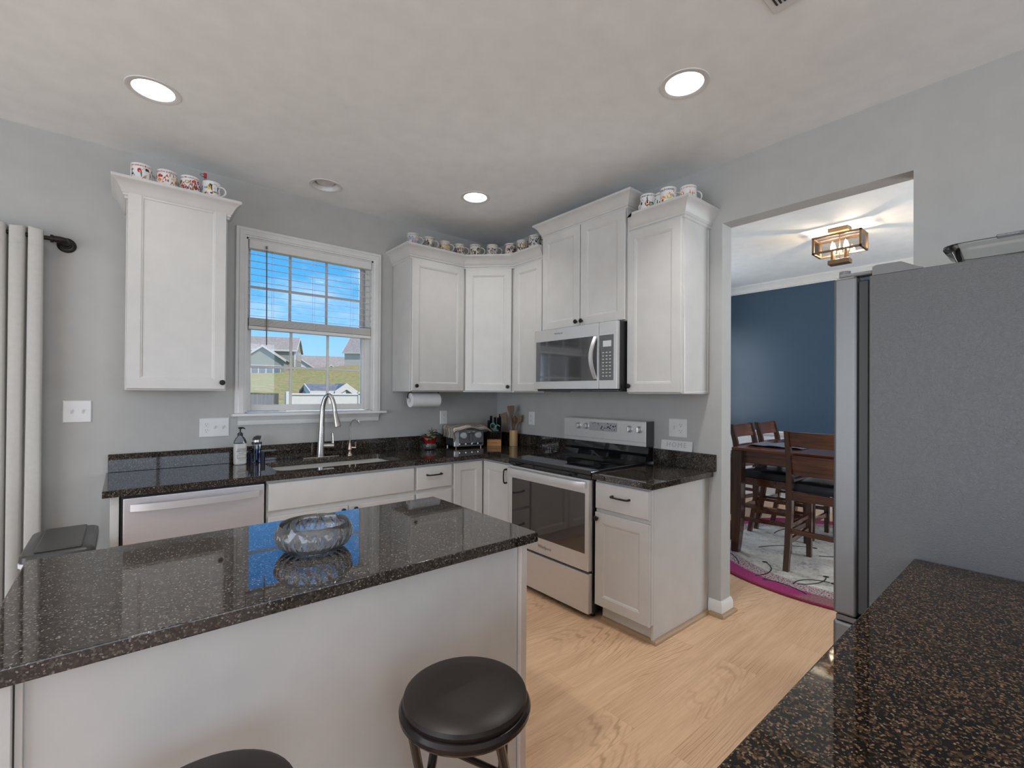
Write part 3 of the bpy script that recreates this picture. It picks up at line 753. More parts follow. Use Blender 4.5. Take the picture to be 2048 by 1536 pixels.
# ------------------------------------------------------------------ countertops
CT, CB = .885, .851
def edge(mb, x0, x1, y0, y1): mb.box(x0, x1, y0, y1, CB, CT, .003, 2)
ct = thing('countertop', 'L-shaped brown black granite countertop under the window with a sink cut-out', 'countertop', (-1.6, -.33, CB))
mb = MB(); mb.poly([(-.002, -.002), (-2.905, -.002), (-2.905, -.667), (-.667, -.667), (-.667, -.992), (-.002, -.992)], CT-CB, Matrix.Translation((0, 0, CB)))
es = [e for e in mb.bm.edges if all(abs(v.co.z-CT) < 1e-5 for v in e.verts)]
bmesh.ops.bevel(mb.bm, geom=es, offset=.004, segments=2, profile=.5, affect='EDGES')
top = mb.build('worktop', 'granite', ct)
SX0, SX1, SY0, SY1 = -2.110, -1.290, -.555, -.150
def rrect(x0, x1, y0, y1, r, n=8):
    P = []
    for cx, cy, a0 in ((x1-r, y1-r, 0), (x0+r, y1-r, PI/2), (x0+r, y0+r, PI), (x1-r, y0+r, 1.5*PI)):
        for k in range(n+1): a = a0+PI/2*k/n; P.append((cx+r*math.cos(a), cy+r*math.sin(a)))
    return P
cutm = MB().poly(rrect(SX0, SX1, SY0, SY1, .06), .2, Matrix.Translation((0, 0, .78)))
cutter = cutm.build('cutter', 'granite', ct)
cut(top, [cutter])
mb = MB(); mb.box(-2.895, -.021, -.021, -.002, CT, .991, .002); mb.box(-.021, -.002, -.992, -.002, CT, .991, .002)
mb.build('backsplash', 'granite', ct)
ct2 = thing('countertop', 'small granite countertop right of the range with a short backsplash', 'countertop', (-.33, -1.98, CB))
mb = MB(); edge(mb, -.667, -.002, -2.192, -1.774); mb.build('worktop', 'granite', ct2)
MB().box(-.021, -.002, -2.212, -1.774, CT, .991, .002).build('backsplash', 'granite', ct2)

# sink
sk = thing('sink', 'undermount stainless sink basin below the faucet', 'sink', (-1.7, -.35, .66))
mb = MB()
def rr(z, ins, r): return [(x, y, z) for x, y in rrect(SX0+ins, SX1-ins, SY0+ins, SY1-ins, r)]
mb.loft([rr(CB-.001, -.018, .07), rr(CB-.001, .004, .06), rr(.70, .012, .06), rr(.672, .04, .05), rr(.668, .07, .05)], True, False, True)
mb.build('basin', 'steel_sink', sk)
MB().lathe([(.05, .668), (.045, .671), (.02, .671), (.0, .669)], 20, Matrix.Translation((-1.7, -.36, .001))).build('drain', 'chrome', sk)

# faucet
fx, fy = -1.716, -.088
fc = thing('faucet', 'satin nickel gooseneck pull-down kitchen faucet', 'faucet', (fx, fy, CT))
MB().box(fx-.128, fx+.128, fy-.028, fy+.028, CT, CT+.007, .003, 2).build('deck_plate', 'steel_sat', fc)
pts, rr_ = [], []
for k in range(8): pts.append((fx+.001*k, fy-.001*k, CT+.007+.30*k/7)); rr_.append(.027-.008*k/7)
for k in range(1, 15):
    a = PI*k/14*.93; R_ = .052
    dx = R_*(1-math.cos(a)); pts.append((fx+.008+dx*.62, fy-.007-dx*.78, CT+.307+.150*math.sin(a)*1.0)); rr_.append(.0185-.004*min(1, k/7))
MB().tube(pts, rr_, 16).build('spout', 'steel_sat', fc)
e0 = Vector(pts[-1]); dv = Vector((.014, -.018, -.112))
mb = MB(); mb.cyl(e0, e0+dv, .0155, .026, 18); mb.build('spray_head', 'steel_sat', fc)
mb = MB(); mb.cyl(e0+dv*1.0, e0+dv*1.02, .023, .019, 18); mb.build('nozzle', 'black', fc)
mb = MB(); mb.cyl((fx+.010, fy-.004, CT+.085), (fx+.088, fy-.028, CT+.085), .0165, .018, 16); mb.tube([(fx+.080, fy-.024, CT+.095), (fx+.079, fy-.024, CT+.135), (fx+.076, fy-.024, CT+.175)], [.0095, .008, .007], 10)
mb.build('lever_handle', 'steel_sat', fc)
tx, ty = -1.497, -.085
tp = thing('filter_tap', 'small slim hooked drinking water tap right of the faucet', 'tap', (tx, ty, CT))
M['tapb'] = steel('warm_nickel', (.62, .50, .42), .25, (4, 4, 4), 0)
MB().lathe([(.023, 0), (.023, .004), (.015, .010), (.013, .030), (.018, .042), (.013, .065), (.009, .085), (.006, .095)], 18, Matrix.Translation((tx, ty, CT))).build('base', 'tapb', tp)
pts = [(tx, ty, CT+.09), (tx, ty, CT+.22)]
for k in range(1, 11):
    a = PI*k/10*.9; d_ = .040*(1-math.cos(a)); pts.append((tx+d_*.72, ty-d_*.69, CT+.22+.048*math.sin(a)))
MB().tube(pts, .0058, 10).build('spout', 'steel_sat', tp)
mb = MB(); mb.cyl((tx+.010, ty-.002, CT+.055), (tx+.042, ty-.010, CT+.052), .008, n=10); mb.tube([(tx+.040, ty-.010, CT+.050), (tx+.041, ty-.012, CT+.098)], [.0055, .007], 8)
mb.build('lever_handle', 'tapb', tp)

# ------------------------------------------------------------------ range
rg = thing('range', 'stainless electric range with black glass cooktop and four-knob backguard', 'stove', (-.34, -1.383, 0))
RY0, RY1 = -1.768, -.998
MB().box(-.640, -.008, RY0+.004, RY1-.004, .03, .872).build('body', 'steel_dark', rg)
ck = MB().box(-.672, -.10, RY0, RY1, .873, .899, .006, 3).build('cooktop', 'cook_glass', rg)
M['burner'] = plain('burner_print', (.055, .055, .06), .12)
mb = MB()
for x, y, r in ((-.52, -1.21, .095), (-.52, -1.57, .115), (-.27, -1.21, .08), (-.27, -1.57, .095)):
    mb.lathe([(r, .8991), (r, .8994), (r-.0025, .8994), (r-.0025, .8991)], 40, Matrix.Translation((x, y, 0)), None, False, False)
mb.build('burner_rings', 'burner', ck)
MB().box(-.665, -.641, RY0+.002, RY1-.002, .846, .872, .003).build('front_trim', 'cook_glass', rg)
dr = MB().box(-.682, -.642, RY0+.006, RY1-.006, .290, .842, .006, 2).build('oven_door', 'steel', rg)
MB().box(-.6845, -.676, -1.735, -1.048, .395, .762, .006, 2).build('oven_window', 'oven_glass', dr)
mb = MB(); add_text(mb, 'Whirlpool', .030, flat((-.6823, -1.383, .342), NY, Z, NX)); mb.build('logo', 'steel_dark', dr)
pts = [(-.690-.032*min(1, 5*math.sin(PI*k/24)), RY1-.020-.73*k/24, .815) for k in range(25)]
rings = [[(x-.008, y, z-.020), (x-.011, y, z), (x-.008, y, z+.018), (x+.008, y, z+.018), (x+.008, y, z-.020)] for x, y, z in pts]
MB().loft(rings).build('handle', 'steel', dr)
MB().box(-.680, -.642, RY0+.006, RY1-.006, .035, .276, .006, 2).build('storage_drawer', 'steel', rg)
mb = MB()
for x in (-.6, -.06):
    for y in (RY0+.04, RY1-.04): mb.cyl((x, y, 0), (x, y, .035), .018, n=10)
mb.build('foot', 'black', rg)
bgd = MB()
bgd.loft([[(-.100, y, .899), (-.090, y, .935), (-.068, y, .952), (-.060, y, 1.010), (-.006, y, 1.010), (-.006, y, .899)] for y in (RY0+.004, RY1-.004)])
bgd.build('backguard_base', 'cook_glass', rg)
pn = MB().box(-.098, -.006, RY0+.001, RY1-.001, 1.002, 1.176, .004, 2).box(-.101, -.094, RY0+.006, RY1-.006, 1.030, 1.172, .002).build('control_panel', 'steel', rg)
MB().box(-.096, -.006, RY0-.0005, RY0+.0008, 1.003, 1.175).build('end_cap', 'steel_dark', rg)
MB().box(-.1025, -.099, -1.528, -1.268, 1.088, 1.152, .001).build('display', plain('worn_display', (.38, .38, .385), .15), pn)
mb = MB(); 
for k in range(26):
    y = -1.525+rnd.random()*.12+(0 if k < 18 else .12); z = 1.092+rnd.random()*.052
    mb.box(-.1032, -.101, y, y+.004+rnd.random()*.010, z, z+.003+rnd.random()*.008)
mb.build('display_marks', 'black', pn)
for y in (-1.163, -1.243, -1.637, -1.716):
    mb = MB(); q = Matrix.Translation((-.101, y, 1.118)) @ Matrix.Rotation(-PI/2, 4, 'Y')
    mb.lathe([(.024, 0), (.024, .004), (.020, .007), (.0185, .026), (.016, .029), (.001, .0295)], 24, q)
    k_ = mb.build('knob', 'steel', pn)
    MB().box(-.134, -.108, y-.004, y+.004, 1.100, 1.137, .002).build('knob_grip', 'chrome', k_)

# ------------------------------------------------------------------ island
IX0, IX1, IY0, IY1 = -3.041, -1.724, -2.432, -1.722
isl = thing('island', 'white painted kitchen island with plain panelled back', 'island', (-2.38, -2.07, 0))
MB().box(-2.98, -1.778, -2.386, -1.76, .0, CB, .002).build('cabinet_body', 'cab', isl)
MB().box(-1.777, -1.749, -2.402, -1.75, 0, CB, .002).build('end_panel', 'post', isl)
MB().box(-3.012, -2.981, -2.402, -1.75, 0, CB, .002).build('end_panel', 'cab', isl)
MB().box(-2.979, -2.968, -2.394, -2.387, 0, CB, .001).build('batten', 'cab', isl)
for k in range(3):
    d = MB().panel((-1.80-k*.39, -1.759, .10), NX, Y, .375, .72, shaker()).build('door', 'cab', isl)
    mb = MB(); knob(mb, (-1.83-k*.39, -1.739, .77), Y); mb.build('knob', 'knob', d)
mb = MB(); mb.box(IX0, IX1, IY0, IY1, CB, CT, .004, 2)
tag(mb.build('island_worktop', 'granite'), 'polished speckled granite slab on the white island', 'countertop')

# foreground peninsula counter
pen = thing('base_cabinet', 'base cabinet run hidden below the near granite counter beside the refrigerator', 'cabinet', (-1.7, -3.65, 0))
MB().box(-2.38, -1.045, -3.97, -3.365, .10, CB, .001).build('cabinet_body', 'cab', pen)
for k in range(3):
    d = MB().panel((-1.055-k*.44, -3.365, .115), NX, Y, .43, .72, shaker()).build('door', 'cab', pen)
    mb = MB(); knob(mb, (-1.09-k*.44, -3.345, .78), Y); mb.build('knob', 'knob', d)
MB().box(-2.38, -1.045, -3.43, -3.41, 0, .10).build('toe_kick', 'cab', pen)
mb = MB(); mb.box(-2.42, -1.036, -3.972, -3.318, CB, CT, .004, 2)
tag(mb.build('countertop', 'granite2'), 'near black granite countertop with gold flecks in the right foreground', 'countertop')

# ------------------------------------------------------------------ refrigerator
fr = thing('refrigerator', 'stainless french-door refrigerator seen from its grey textured side', 'refrigerator', (-.57, -3.5, 0))
FX0, FX1 = -1.030, -.125
MB().box(FX0, FX1, -3.94, -3.208, .03, 1.744, .004, 2).build('cabinet_body', 'fridge_side', fr)
for k, (a, b) in enumerate(((FX0, (FX0+FX1)/2-.002), ((FX0+FX1)/2+.002, FX1))):
    d = MB().box(a, b, -3.176, -3.112, .650, 1.752, .010, 4).build('door', 'steel_door', fr)
    MB().box(a+.008, b-.008, -3.207, -3.177, .665, 1.735, .004).build('gasket', 'rubber', d)
    x = b-.05 if k == 0 else a+.05
    mb = MB(); mb.tube([(x, -3.112, .80), (x, -3.06, .82), (x, -3.055, 1.2), (x, -3.06, 1.60), (x, -3.112, 1.62)], .011, 10); mb.build('handle', 'steel', d)
d = MB().box(FX0, FX1, -3.176, -3.112, .06, .628, .010, 4).build('freezer_drawer', 'steel_door', fr)
MB().box(FX0+.008, FX1-.008, -3.207, -3.177, .07, .620, .004).build('gasket', 'rubber', d)
mb = MB(); mb.tube([(FX0+.29, -3.112, .56), (FX0+.30, -3.06, .56), (FX1-.30, -3.06, .56), (FX1-.29, -3.112, .56)], .011, 10); mb.build('handle', 'steel', d)
MB().box(FX0+.004, FX0+.05, -3.20, -3.12, .630, .648, .002).build('middle_hinge', 'steel_dark', fr)
M['hinge'] = plain('hinge_cover_plastic', (.20, .20, .20), .4)
for sx, xa in ((1, FX0), (-1, FX1)):
    mb = MB()
    mb.loft([[(xa+sx*.002, y, 1.744) , (xa+sx*.075, y, 1.744), (xa+sx*.070, y, zt), (xa+sx*.006, y, zt)] for y, zt in ((-3.335, 1.748), (-3.325, 1.752), (-3.285, 1.775), (-3.225, 1.776), (-3.215, 1.772))])
    o = mb.build('hinge_cover', 'hinge', fr)
    MB().box(min(xa+sx*.012, xa+sx*.055), max(xa+sx*.012, xa+sx*.055), -3.214, -3.125, 1.752, 1.764, .003).cyl((xa+sx*.034, -3.135, 1.75), (xa+sx*.034, -3.135, 1.776), .016, n=14).build('hinge_arm', 'hinge', o)
mb = MB()
for x in (FX0+.06, FX1-.06):
    for y in (-3.88, -3.26): mb.cyl((x, y, 0), (x, y, .032), .02, n=10)
mb.build('foot', 'black', fr)
# baking dish
gd = thing('baking_dish', 'clear glass baking dish on top of the refrigerator', 'dish', (-.78, -3.53, 1.745))
mb = MB(); x0, x1, y0, y1 = -.92, -.65, -3.78, -3.36
def dr_(z, ins, r=.05): return [(x, y, z) for x, y in rrect(x0+ins, x1-ins, y0+ins, y1-ins, max(.012, r-ins*.3), 6)]
mb.loft([dr_(1.746, .045), dr_(1.748, .038), dr_(1.810, .018), dr_(1.818, .0), dr_(1.824, .0), dr_(1.824, .014), dr_(1.812, .022), dr_(1.753, .042)], True, True, True)
mb.build('dish', 'dish', gd)
for xa, xb in ((x0-.020, x0+.004), (x1-.004, x1+.020)): MB().box(xa, xb, -3.62, -3.48, 1.817, 1.825, .003, 2).build('handle', 'dish', gd)
# ------------------------------------------------------------------ recessed lights, vent
for i, (x, y) in enumerate(CANS+OUTCANS):
    lab = ['lit recessed ceiling light near the left cabinet and curtain', 'lit recessed ceiling light nearest the dining room opening', 'lit recessed ceiling light above the corner cabinets',
           'recessed light overhead near the camera', 'recessed light over the breakfast area by the back wall', 'recessed light over the breakfast area'][i]
    t_ = thing('recessed_light', lab, 'ceiling light', (x, y, CEIL), 0, 'recessed ceiling lights')
    MB().lathe([(.0845, .045), (.0845, -.001), (.088, -.003), (.108, -.003), (.110, .0)], 40, None, None, False, False).build('trim_ring', 'can', t_, local=True)
    MB().cyl((0, 0, .022), (0, 0, .024), .084, n=36).build('diffuser', 'diffuser', t_, local=True)
    l = lamp('recessed_lamp', 'AREA', (x, y, CEIL+.010), (1.2, 6, 2.4, 6, 3, 3)[i], (1, .975, .94), shape='DISK', size=.13)
    l.data.spread = math.radians(115)
t_ = thing('recessed_light', 'unlit recessed ceiling light close to the wall above the window', 'ceiling light', (*OFFCAN, CEIL), 0, 'recessed ceiling lights')
MB().lathe([(.070, .06), (.075, .025), (.0845, -.001), (.088, -.003), (.108, -.003), (.110, .0)], 40, None, None, False, False).build('trim_ring', 'can', t_, local=True)
MB().lathe([(.060, .030), (.058, .022), (.045, .018), (.001, .017)], 30).build('flood_bulb', 'can', t_, local=True)
MB().cyl((0, 0, .058), (0, 0, .06), .075, n=30).build('housing', 'black', t_, local=True)
v_ = thing('ceiling_vent', 'white ceiling air register at the top edge of the picture', 'vent', (-1.13, -2.98, CEIL))
mb = MB(); mb.box(-1.30, -.973, -3.06, -2.903, CEIL-.006, CEIL, .003); mb.build('frame', 'can', v_)
mb = MB()
for k in range(9): mb.box(-1.27, -1.01, -3.040+k*.0135, -3.034+k*.0135, CEIL-.008, CEIL-.005)
mb.build('slats', 'slot', v_)

# ------------------------------------------------------------------ switch and outlet plates
def plate(label, o, u, n, gangs, w, h, name='switch_plate', cat='wall plate'):
    o, u, n = Vector(o), Vector(u), Vector(n); v = Vector(Z)
    t_ = thing(name, label, cat, o)
    MB().panel(o-u*w/2-v*h/2, u, n, w, h, [(0, .0), (0, .003), (.004, .0065), (.010, .0065)]).build('plate', 'plate', t_)
    k = len(gangs); 
    for i, g in enumerate(gangs):
        c_ = o+u*((i-(k-1)/2)*.046)
        if g == 's':
            mb = MB(); a, b = u*.0045, v*.011
            mb.loft([[c_+s1*a+s2*b+n*.0066 for s1, s2 in ((-1, -1), (1, -1), (1, 1), (-1, 1))], [c_+s1*a*.8+s2*b*.45+v*.009+n*.016 for s1, s2 in ((-1, -1), (1, -1), (1, 1), (-1, 1))]])
            mb.panel(c_-u*.006-v*.013, u, n, .012, .026, [(0, .006), (0, .0068)])
            for dz in (-.030, .030): mb.cyl(c_+v*dz+n*.006, c_+v*dz+n*.0075, .0028, n=8)
            mb.build('toggle', 'plate', t_)
        else:
            for dz in (.0195, -.0195):
                cc = c_+v*dz
                mb = MB(); q = n.to_track_quat('Z', 'Y').to_matrix().to_4x4(); q.translation = cc
                mb.lathe([(.0165, .006), (.0165, .0078), (.0155, .0085), (.001, .0085)], 20, q)
                so = mb.build('receptacle', 'plate', t_)
                mb = MB()
                for du, hh in ((-.006, .008), (.006, .0065)): mb.panel(cc+u*(du-.001)+v*.0005, u, n, .002, hh, [(0, .0080), (0, .0089)])
                mb.panel(cc-u*.0022-v*.0098, u, n, .0044, .005, [(0, .0080), (.0004, .0089)])
                mb.build('slots', 'slot', so)
plate('white double switch plate on the wall between curtain and cabinet', (-3.030, 0, 1.245), X, NY, 'ss', .122, .124)
plate('white three-gang plate with one outlet and two switches under the left cabinet', (-2.367, 0, 1.127), X, NY, 'oss', .166, .124)
plate('white outlet plate on the window wall behind the towel-covered toaster', (-.614, 0, 1.143), X, NY, 'o', .075, .122, 'outlet_plate')
plate('plain white outlet plate on the wall between utensil crock and range', (0, -.505, 1.139), NY, NX, 'o', .074, .120, 'outlet_plate')
plate('white plate with a switch and an outlet above the small lettered sign', (0, -1.947, 1.140), NY, NX, 'so', .132, .124)

# ------------------------------------------------------------------ lettered sign on the backsplash
hs = thing('home_sign', 'small white block sign with raised letters reading HOME', 'sign', (-.012, -1.943, .991))
tilt = Matrix.Translation((-.0185, -1.943, .9915)) @ Matrix.Rotation(.14, 4, 'Y')
mb = MB(); mb.box(0, .010, -.113, .113, 0, .066, .002, 2, m=tilt); mb.build('board', 'plate', hs)
mb = MB(); fl = lambda v: tilt @ Vector((-.0002-v.z, -v.x, .036+v.y))
add_text(mb, 'HOME', .046, fl, .0012, 1.25); mb.build('letters', plain('sign_letter_grey', (.46, .455, .44), .5), hs)

# ------------------------------------------------------------------ paper towel
pt = thing('paper_towel_roll', 'white paper towel roll hanging under the wall cabinet', 'paper towel', (-.905, -.165, 1.25))
mb = MB(); q = Matrix.Translation((-1.036, -.165, 1.302)) @ Matrix.Rotation(PI/2, 4, 'Y')
mb.lathe([(.018, .0), (.050, 0), (.058, .002), (.058, .262), (.050, .264), (.018, .264)], 40, q); mb.build('roll', 'paper', pt)
mb = MB(); mb.lathe([(.019, -.0005), (.019, .002), (.0165, .002), (.0165, -.0005)], 24, q, None, False, False); mb.build('core', 'card', pt)
hd = thing('paper_towel_holder', 'white under-cabinet bracket holding the paper towel roll', 'holder', (-.905, -.165, 1.36))
mb = MB(); mb.cyl((-1.050, -.165, 1.302), (-.76, -.165, 1.302), .007, n=12); mb.cyl((-1.052, -.165, 1.302), (-1.044, -.165, 1.302), .016, n=18); mb.build('rod', 'plate', hd)
mb = MB(); mb.tube([(-1.047, -.165, 1.302), (-1.050, -.150, 1.33), (-1.046, -.158, 1.36), (-1.02, -.165, 1.371)], .005, 8); mb.tube([(-.762, -.165, 1.302), (-.758, -.165, 1.345), (-.775, -.165, 1.371)], .005, 8); mb.build('bracket_arm', 'slot', hd)

# ------------------------------------------------------------------ bottles by the sink
lo = thing('lotion_bottle', 'white body lotion pump bottle with black pump left of the sink', 'bottle', (-2.236, -.105, CT))
O = Matrix.Translation((-2.236, -.105, CT)) @ Matrix.Rotation(math.radians(12), 4, 'Z')
mb = MB(); mb.loft([[O @ Vector((x, y, z)) for x, y in rrect(-w, w, -d_, d_, min(d_, .018), 6)] for w, d_, z in ((.032, .022, 0), (.036, .026, .006), (.0365, .027, .135), (.0365, .027, .137))])
mb.build('body', plain('lotion_white', (.60, .59, .56), .4), lo)
mb = MB(); mb.loft([[O @ Vector((x, y, z)) for x, y in rrect(-w, w, -d_, d_, min(d_-.0005, .018), 6)] for w, d_, z in ((.0364, .0269, .137), (.034, .026, .152), (.026, .021, .172), (.016, .015, .184), (.0145, .0145, .19))])
mb.build('shoulder', 'clear', lo)
mb = MB(); 
for r0, r1, z0, z1 in ((.016, .016, .188, .204), (.011, .011, .204, .210), (.005, .005, .210, .234), (.010, .012, .232, .241)): mb.cyl(O @ Vector((0, 0, z0)), O @ Vector((0, 0, z1)), r0, r1, 16)
mb.tube([O @ Vector(p) for p in ((-.012, 0, .239), (0, 0, .240), (.018, 0, .239), (.030, 0, .231))], [.004, .006, .005, .0035], 8); mb.build('pump', 'black', lo)
mb = MB(); fl = flat(O @ Vector((0, -.0272, 0)), O.to_3x3() @ Vector(X), Z, O.to_3x3() @ Vector(NY))
def tx_(s, z, size): add_text(mb, s, size, lambda v: fl(Vector((v.x, v.y+z, v.z))))
tx_('SOOTHING', .098, .0105); tx_('BODY LOTION', .088, .0095)
for z, w in ((.106, .026), (.076, .020), (.070, .014), (.062, .028), (.045, .028), (.040, .026), (.030, .016)):
    a = fl(Vector((-w, z, 0))); b = fl(Vector((w, z+.0012, .0004))); mb.box(min(a.x, b.x), max(a.x, b.x), min(a.y, b.y)-.0002, max(a.y, b.y), a.z, b.z) if False else mb.loft([[fl(Vector((s*w, z+dz, .0003))) for s, dz in ((-1, 0), (1, 0), (1, .0012), (-1, .0012))], [fl(Vector((s*w, z+dz, 0))) for s, dz in ((-1, 0), (1, 0), (1, .0012), (-1, .0012))]])
for s in (-1, 1): mb.loft([[fl(Vector((s*.028+dx, z, dz))) for dx, z in ((-.0006, .045), (.0006, .045), (.0006, .062), (-.0006, .062))] for dz in (0, .0003)])
mb.build('label_print', 'black', lo)
so = thing('soap_dispenser', 'clear blue-tinted soap dispenser with black trigger top', 'bottle', (-2.136, -.095, CT))
O = Matrix.Translation((-2.136, -.095, CT)) @ Matrix.Rotation(math.radians(10), 4, 'Z')
def rb_(w, d_, z, r=.01): return [O @ Vector((x, y, z)) for x, y in rrect(-w, w, -d_, d_, r, 5)]
M['bluewater'] = thinglass('blue_soap', (.42, .48, .62), 1.33)
MB().loft([rb_(.024, .02, .004), rb_(.024, .02, .125)]).build('bottle', 'clear', so)
MB().loft([rb_(.0225, .0185, .006), rb_(.0225, .0185, .095)]).build('soap', 'bluewater', so)
mb = MB(); mb.cyl(O @ Vector((0, 0, .02)), O @ Vector((0, 0, .125)), .004, n=10); mb.cyl(O @ Vector((0, 0, .085)), O @ Vector((0, 0, .125)), .007, n=12); mb.build('dip_tube', 'plate', so)
mb = MB(); mb.loft([rb_(.027, .023, .125), rb_(.027, .023, .140)]); mb.loft([[O @ Vector((x, y, z)) for x, z in ((-.024, .154), (.018, .154), (.024, .180), (.004, .182), (-.014, .174))] for y in (-.013, .013)]); mb.build('trigger_top', 'black', so)
MB().cyl(O @ Vector((0, 0, .140)), O @ Vector((0, 0, .154)), .021, .019, 18).build('collar', 'chrome', so)
cd_ = thing('sponge_caddy', 'dark navy rounded sponge caddy behind the soap dispenser', 'caddy', (-2.11, -.055, CT))
navy = plain('navy_plastic', (.016, .020, .040), .3)
mb = MB(); mb.loft([[(x, y, z) for x, y in rrect(-2.18, -2.075, -.072, -.024, .02, 5)] for z in (CT, CT+.062)]); mb.build('cup', navy, cd_)

# ------------------------------------------------------------------ plant in a red glass bowl
px_, py_ = -.838, -.150
pb = thing('planter_bowl', 'small cut-glass bowl, ruby red above a clear ribbed base', 'bowl', (px_, py_, CT))
MB().lathe([(.030, .0), (.046, .004), (.056, .020), (.058, .034), (.054, .044), (.046, .052), (.043, .052), (.050, .034), (.044, .012), (.01, .008)], 40, Matrix.Translation((px_, py_, CT)), lambda a, z: 1+.025*math.cos(14*a)).build('clear_base', 'crystal', pb)
M['ruby'] = plain('ruby_glass', (.30, .006, .010), .06, coat=.8)
MB().lathe([(.036, .010), (.040, .030), (.043, .053), (.050, .075), (.062, .108), (.059, .108), (.046, .074), (.02, .070)], 40, Matrix.Translation((px_, py_, CT)), lambda a, z: 1+.012*math.cos(10*a)).build('ruby_cup', 'ruby', pb)
def leafm(n_, a, b): 
    m, t, bb = nm(n_); setp(bb, a, .45); v = texco(t); n2 = noi(t, v, 60, 3); t.links.new(ramp(t, n2, ((.35, a), (.65, b))), bb.inputs['Base Color']); return m
lf = [leafm('dark_leaf', (.020, .030, .018), (.04, .055, .035)), leafm('green_leaf', (.07, .11, .04), (.16, .20, .10)), leafm('pale_leaf', (.20, .25, .08), (.30, .34, .18))]
pl = thing('potted_plant', 'small leafy plant with dark and pale green leaves in the red bowl', 'plant', (px_, py_, CT+.075))
mb = MB(); mb.lathe([(.046, .074), (.02, .084), (.001, .086)], 20, Matrix.Translation((px_, py_, CT))); mb.build('soil', plain('soil', (.03, .02, .015), .9), pl)
lr = random.Random(3)
for k in range(22):
    a = lr.random()*2*PI; el = .25+lr.random()*.9; L = .035+lr.random()*.045
    p0 = Vector((px_, py_, CT+.088)); d_ = Vector((math.cos(a)*math.cos(el), math.sin(a)*math.cos(el), math.sin(el)))
    p1 = p0+d_*L; side = d_.cross(Vector(Z)).normalized(); w = .016+lr.random()*.010; ll = .035+lr.random()*.02
    droop = Vector((d_.x, d_.y, d_.z-.9)).normalized(); up = side.cross(droop)
    mb = MB(); mb.tube([p0, p0+d_*L*.5, p1], .0014, 5)
    Q = []
    for i in range(7):
        f = i/6; c_ = p1+droop*ll*f+up*(.006*math.sin(PI*f)); ww = w*math.sin(PI*(f*.86+.10))
        Q.append([c_-side*ww+up*.004, c_-up*.001, c_+side*ww+up*.004, c_+up*.0012])
    mb.loft(Q); mb.build('leaf', lf[0 if k < 10 else 1 if k < 17 else 2], pl)
mb = MB(); mb.tube([(px_+.01, py_, CT+.09), (px_+.014, py_-.004, CT+.15), (px_+.012, py_-.006, CT+.185)], .0018, 6); mb.build('stem', lf[0], pl)

# ------------------------------------------------------------------ toaster and towel
tr = math.radians(-7)
to = thing('toaster', 'chrome and grey toaster with two round dials under a striped towel', 'toaster', (-.500, -.155, CT), tr)
MB().box(-.138, .138, -.085, .085, .012, .165, .018, 4).build('body', 'steel_dark', to, local=True)
fp = MB().box(-.145, .145, -.110, -.086, .014, .160, .010, 3).build('front_panel', 'steel', to, local=True)
MB().box(-.106, .140, -.1125, -.109, .022, .152, .003).build('fascia', plain('toaster_grey', (.23, .23, .235), .35, metal=.6), fp, local=True)
for x in (-.060, .085):
    mb = MB(); q = Matrix.Translation((x, -.1125, .112)) @ Matrix.Rotation(PI/2, 4, 'X')
    mb.lathe([(.030, 0), (.031, .004), (.028, .010), (.026, .016), (.001, .017)], 28, q); mb.build('dial', 'steel', fp, local=True)
mb = MB(); mb.box(-.006, .000, -.1135, -.112, .06, .145); mb.box(.030, .036, -.1135, -.112, .06, .145); mb.build('lever_slot', 'chrome', fp, local=True)
MB().box(-.012, .045, -.135, -.113, .128, .146, .004, 2).build('lever', 'chrome', fp, local=True)
mb = MB()
for k in range(4): mb.box(-.098+k*.060, -.052+k*.060, -.1155, -.112, .030, .044, .002)
mb.build('button', 'chrome', fp, local=True)
mb = MB()
for k in range(4): mb.box(-.092+k*.060, -.058+k*.060, -.1162, -.1150, .034, .040)
mb.build('button_label', 'black', fp, local=True)
mb = MB()
for x in (-.12, .12):
    for y in (-.095, .07): mb.cyl((x, y, 0), (x, y, .015), .010, n=10)
mb.build('foot', 'chrome', to, local=True)
def towelm():
    m, t, b = nm('striped_towel'); setp(b, None, .95)
    v = texco(t); sx = t.nodes.new('ShaderNodeSeparateXYZ'); t.links.new(v, sx.inputs[0])
    mm = t.nodes.new('ShaderNodeMath'); mm.operation = 'MULTIPLY'; mm.inputs[1].default_value = 26.0; t.links.new(sx.outputs[1], mm.inputs[0])
    fr_ = t.nodes.new('ShaderNodeMath'); fr_.operation = 'FRACT'; t.links.new(mm.outputs[0], fr_.inputs[0])
    a = ramp(t, fr_.outputs[0], ((0, (.52, .44, .38)), (.40, (.03, .03, .032)), (.56, (.55, .49, .43)), (.72, (.03, .03, .032)), (.80, (.56, .50, .45))), 'CONSTANT')
    n = noi(t, v, 420, 1)
    c_ = mixc(t, 1, a, ramp(t, n, ((.35, (.7, .7, .7)), (.6, (1.1, 1.1, 1.1)))), 'MULTIPLY')
    t.links.new(c_, b.inputs['Base Color']); bump(t, b, n, .5, .002); return m
mb = MB(); nu, nv = 44, 24; V = []
lr = random.Random(5)
